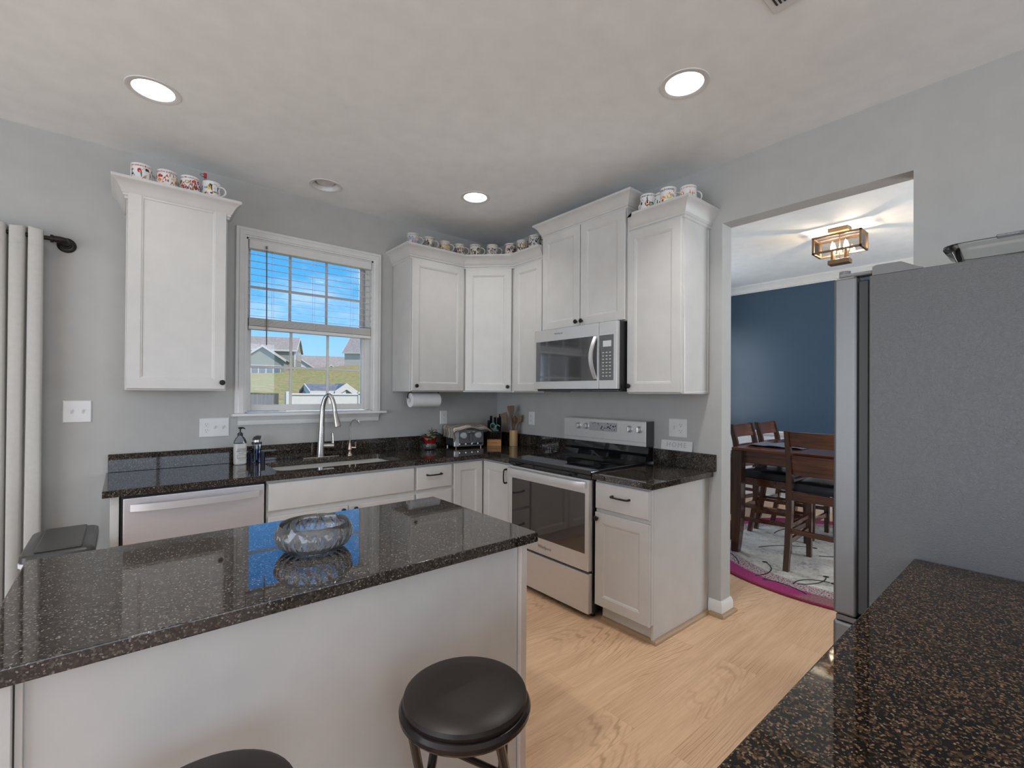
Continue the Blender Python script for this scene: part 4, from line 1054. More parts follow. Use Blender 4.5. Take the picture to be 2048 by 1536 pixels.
for j in range(nv+1):
    row = []; v = j/nv; y = -.135+.235*v
    for i in range(nu+1):
        u = i/nu; s = -.245+.46*u     # arclength across: left end hangs down the side
        if s < -.150: x = -.150-.008*math.sin((s+.150)*30)-.006; z = .170-(-.150-s)*.85
        elif s < -.120: f = (s+.150)/.03; x = -.156+.036*f; z = .170+.014*math.sin(PI/2*f)
        else: x = s; z = .184
        z += .006*math.sin(u*15+v*4)+.004*math.sin(v*13+u*3) if s > -.15 else 0
        if s < -.15: x += .006*math.sin(v*9)
        if y < -.105: z -= (-.105-y)*1.0 + .006*math.sin(u*9)
        if s > .150: z -= (s-.150)*.55
        row.append((x, y, z))
    V.append(row)
R = [[mb.bm.verts.new(p) for p in r] for r in V]
for j in range(nv):
    for i in range(nu): mb._f([R[j][i], R[j][i+1], R[j+1][i+1], R[j+1][i]])
tw = thing('dish_towel', 'black and cream striped dish towel draped over the toaster', 'towel', (-.500, -.155, CT), tr)
o = mb.build('cloth', towelm(), tw, local=True, sharp=80)
md = o.modifiers.new('thick', 'SOLIDIFY'); md.thickness = .006; md.offset = 1

# ------------------------------------------------------------------ knife block with knives and scissors
kz = -.69
kb = thing('knife_block', 'beech knife block crowded with black handles in the counter corner', 'knife block', (-.200, -.215, CT), kz)
prof = [(-.058, 0), (-.058, .052), (-.030, .066), (.030, .175), (.075, .188), (.080, 0)]
MB().loft([[(x, y, z) for y, z in prof] for x in (-.064, .064)]).build('block', 'block', kb, local=True)
MB().box(-.063, .063, -.056, .078, -.0005, .003).build('base_pad', 'black', kb, local=True)
mb = MB(); lr = random.Random(9)
for k in range(14):
    x_ = -.030+k*.0042; h_ = .003+lr.random()*.005; mb.box(x_, x_+.0022, -.0584, -.0579, .024, .024+h_); mb.box(x_, x_+.0034, -.0584, -.0579, .024+h_*.5, .0252+h_*.5)
mb.build('brand_mark', plain('branded_mark', (.12, .05, .02), .6), kb, local=True)
KM = Matrix.Translation((-.200, -.215, CT)) @ Matrix.Rotation(kz, 4, 'Z')
M['handle'] = plain('knife_handle_black', (.010, .010, .011), .3)
dn = Vector((0, -.42, .90)).normalized()
def knife(base, L, w, t, lab, group, name):
    p = Vector(base); d_ = dn
    k_ = thing(name, lab, 'knife', KM @ p, 0, group)
    mb = MB(); s_ = Vector(X); b_ = s_.cross(d_)
    rg_ = []
    for f, ww in ((0, .85), (.12, .8), (.45, 1.05), (.8, .9), (.95, 1.1), (1.0, .7)):
        c_ = p+d_*(.008+L*f); rg_.append([KM @ (c_+s_*(t/2*a*1)+b_*(w/2*ww*b)) for a, b in ((-1, -.7), (-.6, -1), (.6, -1), (1, -.7), (1, .7), (.6, 1), (-.6, 1), (-1, .7))])
    mb.loft(rg_); mb.build('handle', 'handle', k_)
    mb = MB(); mb.bar(KM @ (p-d_*.012), KM @ (p+d_*.009), t*.8, w*.8, KM.to_3x3() @ b_); mb.build('bolster', 'chrome', k_)
ordn = ['leftmost', 'second from the left', 'third from the left', 'fourth from the left', 'fifth from the left', 'sixth from the left', 'rightmost']
for k in range(7): knife((-.053+k*.0177, -.046, .058), .072, .019, .0145, ordn[k]+' of the short steak knives along the front of the knife block', 'steak knives in the knife block', 'steak_knife')
big = [(-.050, -.004, .114, .115), (-.030, .018, .154, .115), (.006, .026, .168, .085), (.034, .018, .154, .100), (.052, .026, .168, .120), (-.046, -.016, .092, .075), (.050, -.012, .100, .080)]
bl_ = ['knife with a tall handle at the far left of the block', 'long-handled knife second from the left at the back of the block', 'knife in the middle of the back row, behind the scissors', 'knife right of the scissors in the back of the block', 'tall handled knife at the far right of the block', 'knife in the middle row above the left steak knives', 'knife in the middle row above the right steak knives']
for (x, y, z, L), lb in zip(big, bl_): knife((x, y, z), L, .032, .022, lb, 'large knives in the knife block', 'kitchen_knife')
sc_ = thing('scissors', 'teal kitchen scissors standing in the knife block', 'scissors', KM @ Vector((.008, -.004, .115)))
mb = MB(); teal = plain('teal_plastic', (.12, .42, .42), .35)
b_ = Vector(X).cross(dn)
for cx_, cz_ in ((-.020, .085), (.024, .066)):
    pts = [KM @ (Vector((.008, -.026, .112))+Vector(X)*(cx_+.021*math.cos(a))+dn*(cz_-.012+.031*math.sin(a))) for a in [2*PI*i/18 for i in range(18)]]
    mb.tube(pts, .0048, 8, loop=True)
    mb.tube([KM @ (Vector((.008, -.026, .112))+Vector(X)*(cx_*.6)+dn*(cz_-.040)), KM @ (Vector((.008, -.012, .112))+Vector(X)*cx_*.1+dn*.004)], [.008, .011], 8)
mb.build('finger_loops', teal, sc_)
mb = MB(); mb.bar(KM @ (Vector((.008, -.006, .112))+dn*-.01), KM @ (Vector((.008, -.006, .112))+dn*.016), .016, .004, KM.to_3x3() @ b_); mb.build('blades', 'chrome', sc_)

# ------------------------------------------------------------------ utensil crock
ux, uy = -.100, -.372
uc = thing('utensil_crock', 'round bamboo utensil holder beside the knife block', 'utensil holder', (ux, uy, CT))
mb = MB(); mb.lathe([(.036, 0), (.038, .002), (.038, .142), (.036, .144), (.033, .144), (.032, .142), (.032, .012), (.001, .010)], 28, Matrix.Translation((ux, uy, CT))); mb.build('cylinder', 'bamboo', uc)
def utensil(name, lab, lean, az, L, head, mat_):
    d_ = Vector((math.cos(az)*math.sin(lean), math.sin(az)*math.sin(lean), math.cos(lean)))
    b0 = Vector((ux, uy, CT+.012))-Vector((d_.x, d_.y, 0))*.03
    t_ = thing(name, lab, 'utensil', b0)
    s_ = _R.copy(); s_ = (s_-d_*s_.dot(d_)).normalized(); n_ = s_.cross(d_)
    e = b0+d_*L
    mb = MB(); mb.tube([b0, b0+d_*L*.5, e], [.0055, .006, .0065], 8); mb.build('handle', mat_, t_)
    mb = MB()
    if head == 'spatula':
        rg_ = []
        for f, w in ((-.02, .007), (.02, .018), (.06, .030), (.095, .033), (.10, .031)):
            c_ = e+d_*f; rg_.append([c_+s_*w+n_*.003, c_-s_*w+n_*.003, c_-s_*w-n_*.003, c_+s_*w-n_*.003])
        mb.loft(rg_)
    elif head == 'spoon':
        rg_ = []
        for f in [i/10 for i in range(11)]:
            w = .025*math.sin(PI*(f*.9+.07)); c_ = e+d_*(f*.075-.008); dep = .008*math.sin(PI*f)
            rg_.append([c_+s_*w, c_+n_*dep, c_-s_*w, c_+n_*(dep+.005)])
        mb.loft(rg_)
    else:
        rg_ = []
        for f in [i/8 for i in range(9)]:
            w = .020*math.sin(PI*(f*.85+.12)); c_ = e+d_*(f*.07-.008); rg_.append([c_+s_*w+n_*.003, c_-s_*w+n_*.003, c_-s_*w-n_*.004, c_+s_*w-n_*.004])
        mb.loft(rg_)
        for k in range(4):
            for q in (-1, 1): c_ = e+d_*(.005+k*.018)+s_*q*.016; mb.cyl(c_, c_+s_*q*.010+d_*.008, .0055, .004, 8)
    mb.build('head', mat_, t_)
azR = math.atan2(_R.y, _R.x)
utensil('wooden_spatula', 'wide wooden spatula leaning left out of the bamboo holder', .36, azR+PI, .205, 'spatula', 'spoon')
utensil('wooden_spatula', 'tallest flat-ended wooden spatula in the bamboo holder', .10, azR+PI+.5, .255, 'spatula', 'spoon')
utensil('wooden_spoon', 'wooden spoon upright in the middle of the bamboo holder', .06, azR, .195, 'spoon', 'spoon')
utensil('wooden_spoon', 'slim pale wooden spoon half hidden between the other utensils', .10, azR+1.2, .180, 'spoon', 'spoon_l')
utensil('pasta_server', 'dark toothed wooden pasta server leaning right', .26, azR+.2, .215, 'fork', 'spoon')

# ------------------------------------------------------------------ crystal bowl on the island
bx_, by_ = -2.379, -2.127
mb = MB()
def petal(a, z):
    # two tiers of raised pointed petals cut into the outside of the bowl
    k = 20
    def tier(z0, z1, ph):
        if not z0 < z < z1: return 0
        f = abs(((a*k/(2*PI)+ph) % 1)-.5)*2; w = math.sin(PI*(z-z0)/(z1-z0))**.8
        return max(0, 1-(f/max(w, .01))**2)*.036+.012*(1 if f < .10 and w > .3 else 0)
    return 1+max(tier(.018, .068, 0), tier(.002, .040, .5))
n_ = 320; rings = []
out = [(.060+.034*(z/.014)**.6 if z < .014 else .094+.017*math.sin(PI/2*min(1, (z-.014)/.036)) if z < .052 else .111-.008*((z-.052)/.028)**1.5, z) for z in [.0035*i for i in range(24)]]
inn = [(.0985, .081), (.101, .062), (.101, .046), (.094, .027), (.078, .016), (.045, .0135), (.001, .0135)]
for r, z in [(.001, .005), (.050, .004)]: rings.append([(r, z, 0)]*0 or [(bx_+r*math.cos(2*PI*i/n_), by_+r*math.sin(2*PI*i/n_), CT+.0005+z) for i in range(n_)])
for r, z in out: rings.append([(bx_+r*.965*petal(2*PI*i/n_, z)*math.cos(2*PI*i/n_), by_+r*.965*petal(2*PI*i/n_, z)*math.sin(2*PI*i/n_), CT+.0005+z) for i in range(n_)])
for r, z in [(.1015, .0835)]+inn: rings.append([(bx_+r*.965*math.cos(2*PI*i/n_), by_+r*.965*math.sin(2*PI*i/n_), CT+.0005+z) for i in range(n_)])
mb = MB(); mb.loft(rings, True, True, True)
tag(mb.build('crystal_bowl', 'crystal', sharp=60), 'round cut crystal bowl standing on the dark island worktop', 'bowl')

# ------------------------------------------------------------------ stools
def stool(label, x, y, rz):
    s_ = thing('bar_stool', label, 'stool', (x, y, 0), rz, 'round black stools at the island')
    MB().lathe([(.001, .594), (.140, .594), (.152, .600), (.155, .610), (.152, .619), (.138, .627), (.09, .632), (.001, .634)], 48).build('seat_cushion', 'vinyl', s_, local=True)
    mb = MB(); mb.tube([(.148*math.cos(2*PI*i/48), .148*math.sin(2*PI*i/48), .586) for i in range(48)], .016, 10, loop=True); mb.lathe([(.001, .580), (.15, .580), (.15, .594), (.001, .594)], 40); mb.build('seat_rim', 'leg_metal', s_, local=True)
    for sx in (-1, 1):
        for sy in (-1, 1):
            w = .105 if sy < 0 else .085
            mb = MB(); mb.tube([(sx*w, sy*.095, .580), (sx*w*1.08, sy*.02, .42), (sx*(w+.035), -sy*.16, .012)], .0115, 10); mb.cyl((sx*(w+.035), -sy*.16, 0), (sx*(w+.035), -sy*.16, .03), .014, n=10); mb.build('leg', 'leg_metal', s_, local=True)
    for sy, z in ((-1, .16), (1, .16)):
        w = (.105 if sy < 0 else .085)+.028
        mb = MB(); yy = sy*.02+(-sy*.16-sy*.02)*((.42-z)/.408); mb.tube([(-w, yy, z), (w, yy, z)], .009, 8); mb.build('foot_rail', 'leg_metal', s_, local=True)
    mb = MB(); mb.tube([(-.106, -.082, .556), (.092, .03, .40)], .008, 8); mb.build('brace', 'leg_metal', s_, local=True)
M['leg_metal'] = plain('dark_bronze_tube', (.030, .024, .022), .25, metal=.7)
stool('round dark stool at the right end of the island, seen whole', -2.168, -2.640, math.radians(-50))
stool('round dark stool cut off by the bottom edge of the picture', -2.720, -2.630, math.radians(-20))

# ------------------------------------------------------------------ curtain and rod
cu_ = thing('curtain', 'cream linen curtain panel hanging at the left edge', 'curtain', (-3.45, -.085, .02))
cols = []
x = -3.164
while x > -3.80:
    for dx, dy in ((0, .010), (-.003, -.006), (-.010, -.012), (-.030, -.014), (-.050, -.012), (-.058, -.004), (-.0605, .040), (-.066, .044)): cols.append((x+dx, dy))
    x -= .0695
cols.reverse()
zs = [2.226, 2.222, 2.20, 2.160, 2.137, 2.133, 2.129, 2.10, 2.0, 1.8, 1.5, 1.2, .9, .6, .3, .02]
mb = MB(); R = []
for z in zs:
    f = max(0, (2.13-z)/2.11); row = []
    for i, (x, dy) in enumerate(cols):
        w = .004*math.sin(i*.9+z*3.1)*min(1, f*3)
        yy = -.098+dy*(1-.12*f)+w
        if abs(z-2.133) < .001: yy += .004
        if z > 2.21: yy = -.085+(yy+.085)*(.9 if z > 2.224 else 1)
        xx = x+.006*f*math.sin(i*.33)
        row.append(mb.bm.verts.new((xx, yy, z - (.006*math.sin(i*.5) if z > 2.2 else 0))))
    R.append(row)
for a in range(len(R)-1):
    for i in range(len(cols)-1): mb._f([R[a][i], R[a][i+1], R[a+1][i+1], R[a+1][i]])
o = mb.build('curtain_panel', 'curtain', cu_, sharp=85)
md = o.modifiers.new('thick', 'SOLIDIFY'); md.thickness = .003
rd = thing('curtain_rod', 'black pipe curtain rod with elbow and round wall flange', 'curtain rod', (-3.45, -.08, 2.18))
mb = MB(); mb.tube([(-3.85, -.078, 2.187), (-3.128, -.078, 2.187)], .0115, 14); mb.build('rod', 'knob', rd)
mb = MB(); mb.cyl((-3.140, -.078, 2.187), (-3.128, -.078, 2.187), .021, n=18)
mb.tube([(-3.130, -.078, 2.187), (-3.105, -.078, 2.187), (-3.090, -.072, 2.186), (-3.082, -.058, 2.183), (-3.081, -.010, 2.180)], [.017, .018, .019, .018, .016], 14); mb.build('elbow', 'knob', rd)
mb = MB(); q = Matrix.Translation((-3.081, -.001, 2.178)) @ Matrix.Rotation(PI/2, 4, 'X'); mb.lathe([(.041, 0), (.041, .006), (.036, .010), (.022, .012), (.020, .018), (.001, .018)], 30, q); mb.build('flange', 'knob', rd)

# ------------------------------------------------------------------ trash can
tc_ = thing('trash_can', 'slim trash can with dark grey lid between curtain and island', 'trash can', (-3.045, -.555, 0))
def tb(z, i): return [(x, y, z) for x, y in rrect(-3.168+i, -2.922-i, -.790+i, -.318-i, .035, 6)]
MB().loft([tb(.0, .03), tb(.02, .025), tb(.60, .006), tb(.612, .004)]).build('bin', 'steel', tc_)
MB().loft([tb(.612, -.001), tb(.628, -.001), tb(.630, .002)]).build('liner_rim', 'plate', tc_)
lidm = plain('charcoal_plastic', (.050, .047, .045), .32)
ld = MB().loft([tb(.630, .003), tb(.634, 0), tb(.655, .002), tb(.662, .010)]).build('lid', lidm, tc_)
MB().box(-3.122, -2.968, -.760, -.335, .661, .672, .005, 2).build('lid_flap', lidm, ld)
# ------------------------------------------------------------------ mugs on top of the wall cabinets
CAMP = Vector((-2.835, -3.6103, 1.3669))
PAL = {'k': (.02, .02, .022), 'r': (.55, .03, .03), 'm': (.22, .03, .04), 'o': (.75, .22, .03), 'y': (.72, .48, .06), 'g': (.04, .12, .06), 'n': (.06, .09, .16),
       't': (.42, .30, .18), 's': (.40, .41, .42), 'p': (.62, .25, .30), 'b': (.20, .30, .45), 'w': (.74, .73, .71), 'v': (.26, .22, .34), 'e': (.30, .33, .20)}
for k_, c_ in list(PAL.items()): M['ink_'+k_] = plain('mug_ink_'+k_, c_, .25)
HR, HH = .049, .098
M['cream'] = plain('cream_ceramic', (.60, .56, .50), .15, coat=.3)
def mug(label, x, y, z, hdir, pal, seed, texts=(), extra=(), count=26, group=None, colour='white'):
    """hdir: handle direction relative to picture right, degrees (counter-clockwise from above)"""
    az = math.atan2(_R.y, _R.x)+math.radians(hdir)
    t_ = thing('mug', label, 'mug', (x, y, z), az, group)
    va = math.atan2(CAMP.y-y, CAMP.x-x)-az
    keys = sorted(set(pal)|set(t[2] for t in texts)|set(e[-1] for e in extra))
    mats = [colour]+['ink_'+k for k in keys]; ix = {k: i+1 for i, k in enumerate(keys)}
    mb = MB()
    mb.lathe([(.036, 0), (.044, .001), (.048, .006), (HR, .014), (HR, HH-.002), (HR-.001, HH), (HR-.003, HH), (HR-.004, HH-.003), (.044, .012), (.001, .009)], 40)
    r2 = random.Random(seed)
    def wrap(a, zz, lift=.0005): return Vector(((HR+lift)*math.cos(a), (HR+lift)*math.sin(a), zz))
    def patch(pts, key):
        mb.mi = ix[key]; fs = mb._f([mb.bm.verts.new(wrap(va+a/HR, zz)) for a, zz in pts])
    def ell(cx, cz, rx, rz, key, n=12):
        patch([(cx+rx*math.cos(2*PI*i/n), cz+rz*math.sin(2*PI*i/n)) for i in range(n)], key)
    for c in range(count):
        cx = (r2.random()-.5)*.13; cz = .016+r2.random()*.052; key = r2.choice(pal); s = .004+r2.random()*.008; q = r2.random()
        if q < .35: ell(cx, cz, s, s*(.6+r2.random()), key, 9)
        elif q < .6: patch([(cx-s, cz-s), (cx+s, cz-s*.6), (cx, cz+s*1.3)], key)
        elif q < .85:
            a = r2.random()*PI; d_ = (math.cos(a)*s*1.6, math.sin(a)*s*1.6); p_ = (-math.sin(a)*.0012, math.cos(a)*.0012)
            patch([(cx-d_[0]-p_[0], cz-d_[1]-p_[1]), (cx+d_[0]-p_[0], cz+d_[1]-p_[1]), (cx+d_[0]+p_[0], cz+d_[1]+p_[1]), (cx-d_[0]+p_[0], cz-d_[1]+p_[1])], key)
        else: patch([(cx-s, cz-s*.8), (cx+s, cz-s*.8), (cx+s, cz+s*.8), (cx-s, cz+s*.8)], key)
    if not texts:      # a band of small unreadable dabs round the top
        for c in range(22):
            cx = -.056+c*.0052; key = pal[c % 2]; w = .0008+r2.random()*.0012; z0 = .079+r2.random()*.003; z1 = .085+r2.random()*.004
            patch([(cx-w, z0), (cx+w, z0), (cx+w*1.4, z1), (cx-w*.6, z1)], key)
    for e in extra:
        if e[0] == 'ell': ell(*e[1:])
        else: patch(e[1], e[2])
    for s, zz, key, size, *dx in texts:
        mb.mi = ix[key]; d0 = dx[0] if dx else 0
        add_text(mb, s, size, lambda v: wrap(va+(v.x+d0)/HR, zz+v.y, .0008+v.z), .0002)
    mb.build('body', mats, t_, local=True, sharp=50)
    mb = MB(); pts = []
    for k in range(13):
        a = -PI/2+PI*k/12; pts.append((HR-.004+.037*math.cos(a)**.8 if math.cos(a) > 0 else HR-.004, 0, .048+.029*math.sin(a)))
    rr_ = []
    Q = []
    for k, p in enumerate(pts):
        a = -PI/2+PI*k/12; n_ = Vector((math.cos(a), 0, math.sin(a))); w = .0075; th = .0035
        P = Vector(p); Q.append([P+n_*th+Vector((0, w*.6, 0)), P+n_*th-Vector((0, w*.6, 0)), P-Vector((0, w, 0)), P-n_*th-Vector((0, w*.6, 0)), P-n_*th+Vector((0, w*.6, 0)), P+Vector((0, w, 0))])
    mb.loft(Q); mb.build('handle', colour, t_, local=True)
    return t_
ZL = 2.524
GL, GC, GR = 'illustrated mugs on the left cabinet', 'illustrated mugs on the corner cabinets', 'illustrated mugs on the end cabinet'
mug('white mug with dark green disc and bare trees, leftmost on the left cabinet', -2.763, -.25, ZL+.012, 75, 'rptk', 1, (), [('ell', .022, .040, .026, .034, 'g'), ('p', [(-.004, .056), (.044, .052), (.042, .064), (-.002, .068)], 'o'), ('p', [(-.05, .03), (-.044, .03), (-.046, .08)], 'k'), ('p', [(-.055, .075), (-.05, .078), (.0, .046), (-.004, .044)], 'k')], 14, GL)
mug('orange and yellow mug lettered SOUTH DAKOTA', -2.647, -.25, ZL+.012, 80, 'oyrm', 2, [('SOUTH DAKOTA', .083, 'm', .0155)], [('p', [(-.022, .012), (.050, .012), (.050, .066), (-.022, .062)], 'y'), ('ell', -.036, .060, .008, .010, 'r'), ('ell', -.036, .036, .010, .010, 'o')], 20, GL)
mug('white mug covered in maroon and red drawings, third from the left', -2.536, -.25, ZL+.012, 80, 'mmrt', 3, (), [('p', [(-.04, .05), (-.034, .05), (-.014, .086), (-.022, .086)], 'o'), ('ell', .030, .040, .010, .020, 'm')], 34, GL)
mug('mug with a black disc reading STAR above orange shapes', -2.428, -.25, ZL+.012, 8, 'obbk', 4, [('STAR', .056, 'w', .014, .018)], [('ell', .018, .056, .021, .026, 'k'), ('p', [(-.03, .012), (.045, .012), (.04, .03), (-.02, .034)], 'o'), ('ell', -.012, .058, .010, .016, 'y')], 16, GL)
st = thing('straw_topper', 'clear straw with a red cap sticking up behind the last mug of the left row', 'straw', (-2.452, -.16, ZL))
mb = MB(); mb.cyl((-2.452, -.16, ZL), (-2.450, -.16, 2.70), .005, n=12); mb.build('straw', 'clear', st)
mb = MB(); mb.cyl((-2.450, -.16, 2.695), (-2.450, -.16, 2.722), .008, .009, 14); mb.build('cap', 'ink_r', st)
mb = MB(); mb.tube([(-2.455, -.16, 2.712), (-2.468, -.165, 2.714), (-2.478, -.166, 2.706), (-2.470, -.165, 2.697), (-2.452, -.16, 2.699)], .0016, 6); mb.build('cap_loop', 'black', st)
ZC = 2.5225
cm_ = [('mug with blue lettering and a red shape, first on the corner run beside the window', -1.074, -.27, 2, 'bbsr', [('ell', -.022, .028, .020, .024, 'r'), ('ell', .014, .032, .012, .022, 'p'), ('p', [(.026, .012), (.050, .012), (.050, .088), (.026, .088)], 'y')]),
       ('mug with tan ovals and black arches, second from the window', -.935, -.27, 2, 'tkks', [('ell', .0, .038, .034, .026, 't'), ('ell', .0, .040, .026, .018, 'w')]),
       ('mug with yellow and violet blotches, third from the window', -.783, -.27, -8, 'vyst', [('ell', -.026, .036, .014, .014, 'v'), ('ell', -.034, .060, .008, .012, 'k')]),
       ('mug with a navy block and wing, fourth from the window', -.645, -.285, 0, 'nttk', [('p', [(-.026, .024), (-.002, .024), (-.002, .048), (-.026, .048)], 'n'), ('p', [(.006, .030), (.044, .042), (.044, .054), (.010, .042)], 'n')]),
       ('grey mug with a pale yellow patch, left one above the diagonal door', -.535, -.366, -5, 'skte', [('p', [(.000, .04), (.046, .04), (.046, .078), (.010, .074)], 'y')]),
       ('grey mug with tall lettering and a dark dome, right one above the diagonal door', -.425, -.461, -5, 'sskt', [('ell', .018, .050, .008, .008, 'k'), ('p', [(.026, .010), (.048, .010), (.048, .040), (.026, .036)], 's')]),
       ('mug with dark red lettering, third from the right on the corner run', -.326, -.582, 100, 'mkss', [('ell', .030, .044, .020, .026, 's'), ('p', [(-.05, .078), (.05, .078), (.05, .088), (-.05, .088)], 'm')]),
       ('mug with a green ring and tan swirls, second from the right on the corner run', -.308, -.716, 0, 'tetk', [('ell', -.030, .050, .018, .024, 'g'), ('ell', -.030, .050, .010, .014, 'w'), ('ell', .018, .040, .016, .022, 't')]),
       ('mug with charcoal scrollwork, last on the corner run against the taller cabinet', -.312, -.872, 10, 'kkns', [('p', [(-.01, .022), (.044, .022), (.044, .030), (-.01, .028)], 'k'), ('ell', .010, .052, .010, .018, 'k')])]
for i, (lb, x, y, hd_, pal, ex) in enumerate(cm_): mug(lb, x, y, ZC, hd_, pal, 20+i, (), ex, 55, GC, 'cream')
mug('white mug with a black lattice tower over a red patch', -.285, -1.900, ZL, 115, 'kgss', 40, (), [('p', [(-.010, .034), (.000, .034), (-.005, .092)], 'k'), ('ell', -.004, .036, .017, .018, 'r'), ('ell', .002, .020, .014, .008, 'g'), ('p', [(.026, .05), (.045, .05), (.045, .054), (.026, .054)], 'k'), ('p', [(.026, .04), (.045, .04), (.045, .044), (.026, .044)], 'k')], 10, GR)
mug('white mug with a black and red swoosh between the tower mug and the CALIFORNIA mug', -.235, -1.968, ZL, 120, 'ksr', 41, (), [('p', [(-.006, .020), (.034, .048), (.030, .058), (-.002, .034)], 'k'), ('p', [(-.008, .030), (.020, .056), (.014, .060), (-.012, .038)], 'r'), ('ell', -.030, .034, .004, .022, 'g')], 8, GR)
mug('colourful mug lettered CALIFORNIA', -.275, -2.036, ZL, -5, 'yors', 42, [('CALIFORNIA', .080, 'k', .0165, -.010)], [('p', [(.022, .088), (.046, .088), (.034, .062)], 'o'), ('ell', .006, .040, .016, .018, 'y'), ('p', [(.006, .062), (.040, .062), (.026, .036)], 'r'), ('ell', -.034, .036, .012, .008, 'o')], 18, GR)
mug('white mug with orange mountain shapes and its handle towards the opening', -.205, -2.128, ZL, 0, 'os', 43, (), [('p', [(.002, .020), (.018, .020), (.012, .072)], 'o'), ('p', [(.014, .020), (.034, .020), (.026, .064)], 'o'), ('ell', -.036, .050, .012, .014, 'o')], 8, GR)

# ------------------------------------------------------------------ dining room
def rugm():
    m, t, b = nm('floral_rug'); setp(b, None, .95)
    v = texco(t); ln = t.nodes.new('ShaderNodeVectorMath'); ln.operation = 'LENGTH'; t.links.new(v, ln.inputs[0])
    n = noi(t, v, 5, 4, .7); nf = noi(t, v, 90, 2)
    ad = t.nodes.new('ShaderNodeMath'); ad.operation = 'MULTIPLY_ADD'; ad.inputs[1].default_value = .10; t.links.new(nf, ad.inputs[0]); t.links.new(ln.outputs['Value'], ad.inputs[2])
    n0 = n; n = mixc(t, .45, n, noi(t, v, 45, 4, .7)); field = ramp(t, n, ((.38, (.26, .24, .21)), (.47, (.56, .53, .47)), (.62, (.72, .69, .62))))
    sp = mixc(t, ramp(t, nf, ((.44, (0, 0, 0)), (.52, (1, 1, 1)))), (.20, .03, .10), (.46, .42, .37))
    seg = noi(t, v, 1.1, 0)
    edge_ = mixc(t, ramp(t, seg, ((.44, (0, 0, 0)), (.47, (1, 1, 1)))), (.27, .12, .12), (.34, .02, .13))
    edge_ = mixc(t, ramp(t, nf, ((.30, (.5, .5, .5)), (.55, (0, 0, 0)))), edge_, (.08, .02, .06))
    f1_ = ramp(t, ad.outputs[0], ((1.06/2, (0, 0, 0)), (1.075/2, (1, 1, 1))))
    def st_(e):
        q = t.nodes.new('ShaderNodeMath'); q.operation = 'GREATER_THAN'; q.inputs[1].default_value = e; t.links.new(ad.outputs[0], q.inputs[0]); return q.outputs[0]
    c = mixc(t, st_(.99), field, sp); c = mixc(t, st_(1.13), c, edge_); c = mixc(t, st_(1.265), c, (.22, .01, .04))
    t.links.new(c, b.inputs['Base Color']); bump(t, b, nf, .4, .003); return m
rg_c = (1.86, -2.47)
ru = thing('round_rug', 'round grey rug with magenta border and dark stem pattern under the table', 'rug', (*rg_c, 0))
MB().lathe([(.001, .0), (1.235, 0), (1.243, .004), (1.238, .011), (.001, .011)], 96).build('pile', rugm(), ru, local=True)
ink = plain('rug_ink', (.035, .030, .032), .95)
def curl(x, y, a, L, bend, w=.009):
    P = []
    for k in range(14):
        P.append((x, y, .0115)); a += bend/14; x += math.cos(a)*L/14; y += math.sin(a)*L/14
    mb.tube(P, [w*(.6+.5*math.sin(PI*i/13)) if False else w*.5 for i in range(14)], 5)
    return x, y
for x, y, a, L, bd in ((-1.05, .36, -.6, .40, 1.5), (-1.0, .12, .3, .34, -1.8), (-.98, .10, -.9, .35, 1.2), (-.80, -.10, -1.2, .5, .7), (-.35, .62, -.3, .5, -.8), (-.2, .2, -1.0, .6, 1.2), (-1.12, .0, .9, .30, .9), (.2, .7, .2, .5, -.9), (-.9, .55, .4, .4, .8), (-.55, -.30, -1.4, .4, 1.0)):
    mb = MB(); ex, ey = curl(x, y, a, L, bd)
    mb.lathe([(.022, .011), (.016, .013), (.001, .0135)], 8, Matrix.Translation((ex, ey, 0)))
    mb.build('stem_motif', ink, ru, local=True)

# table
tb_ = thing('dining_table', 'dark mahogany counter-height dining table on the round rug', 'table', (1.88, -2.5, .011))
TX0, TX1, TY0, TY1 = 1.225, 2.56, -3.26, -1.735
MB().box(TX0, TX1, TY0, TY1, .884, .911, .007, 3).build('tabletop', 'tabletop', tb_)
MB().box(TX0+.055, TX1-.055, TY0+.055, TY1-.055, .780, .884, .002).build('apron', 'mahog_x', tb_)
for x in (TX0+.040, TX1-.040):
    for y in (TY0+.040, TY1-.040):
        sx = 1 if x < 1.9 else -1; sy = 1 if y < -2.5 else -1
        mb = MB(); q = lambda z, w, ox=0, oy=0: [(x+dx*w+ox, y+dy*w+oy, z) for dx, dy in ((-1, -1), (1, -1), (1, 1), (-1, 1))]
        # square upright that tapers only on its inner faces towards the foot
        mb.loft([[(x-sx*.04, y-sy*.04, z), (x+sx*(w-.04), y-sy*.04, z), (x+sx*(w-.04), y+sy*(w-.04), z), (x-sx*.04, y+sy*(w-.04), z)] for z, w in ((.011, .058), (.20, .075), (.36, .084), (.884, .084))])
        mb.build('leg', 'mahog_z', tb_)
# placemats
for lb, x, y, a in (('crumpled navy placemat at the near left corner of the dining table', 1.62, -1.98, .05), ('second navy placemat farther along the dining table', 2.25, -2.05, -.08)):
    t_ = thing('placemat', lb, 'placemat', (x, y, .912), a, 'navy placemats')
    mb = MB(); R = []
    for j in range(13):
        R.append([mb.bm.verts.new((-.17+.34*i/18, -.22+.44*j/12, .003+.011*abs(math.sin(i*.8+j*.5))*math.sin(PI*j/12)+.005*math.sin(j*1.3))) for i in range(19)])
    for j in range(12):
        for i in range(18): mb._f([R[j][i], R[j][i+1], R[j+1][i+1], R[j+1][i]])
    o = mb.build('cloth', 'placemat', t_, local=True, sharp=80); md = o.modifiers.new('thick', 'SOLIDIFY'); md.thickness = .003; md.offset = 1

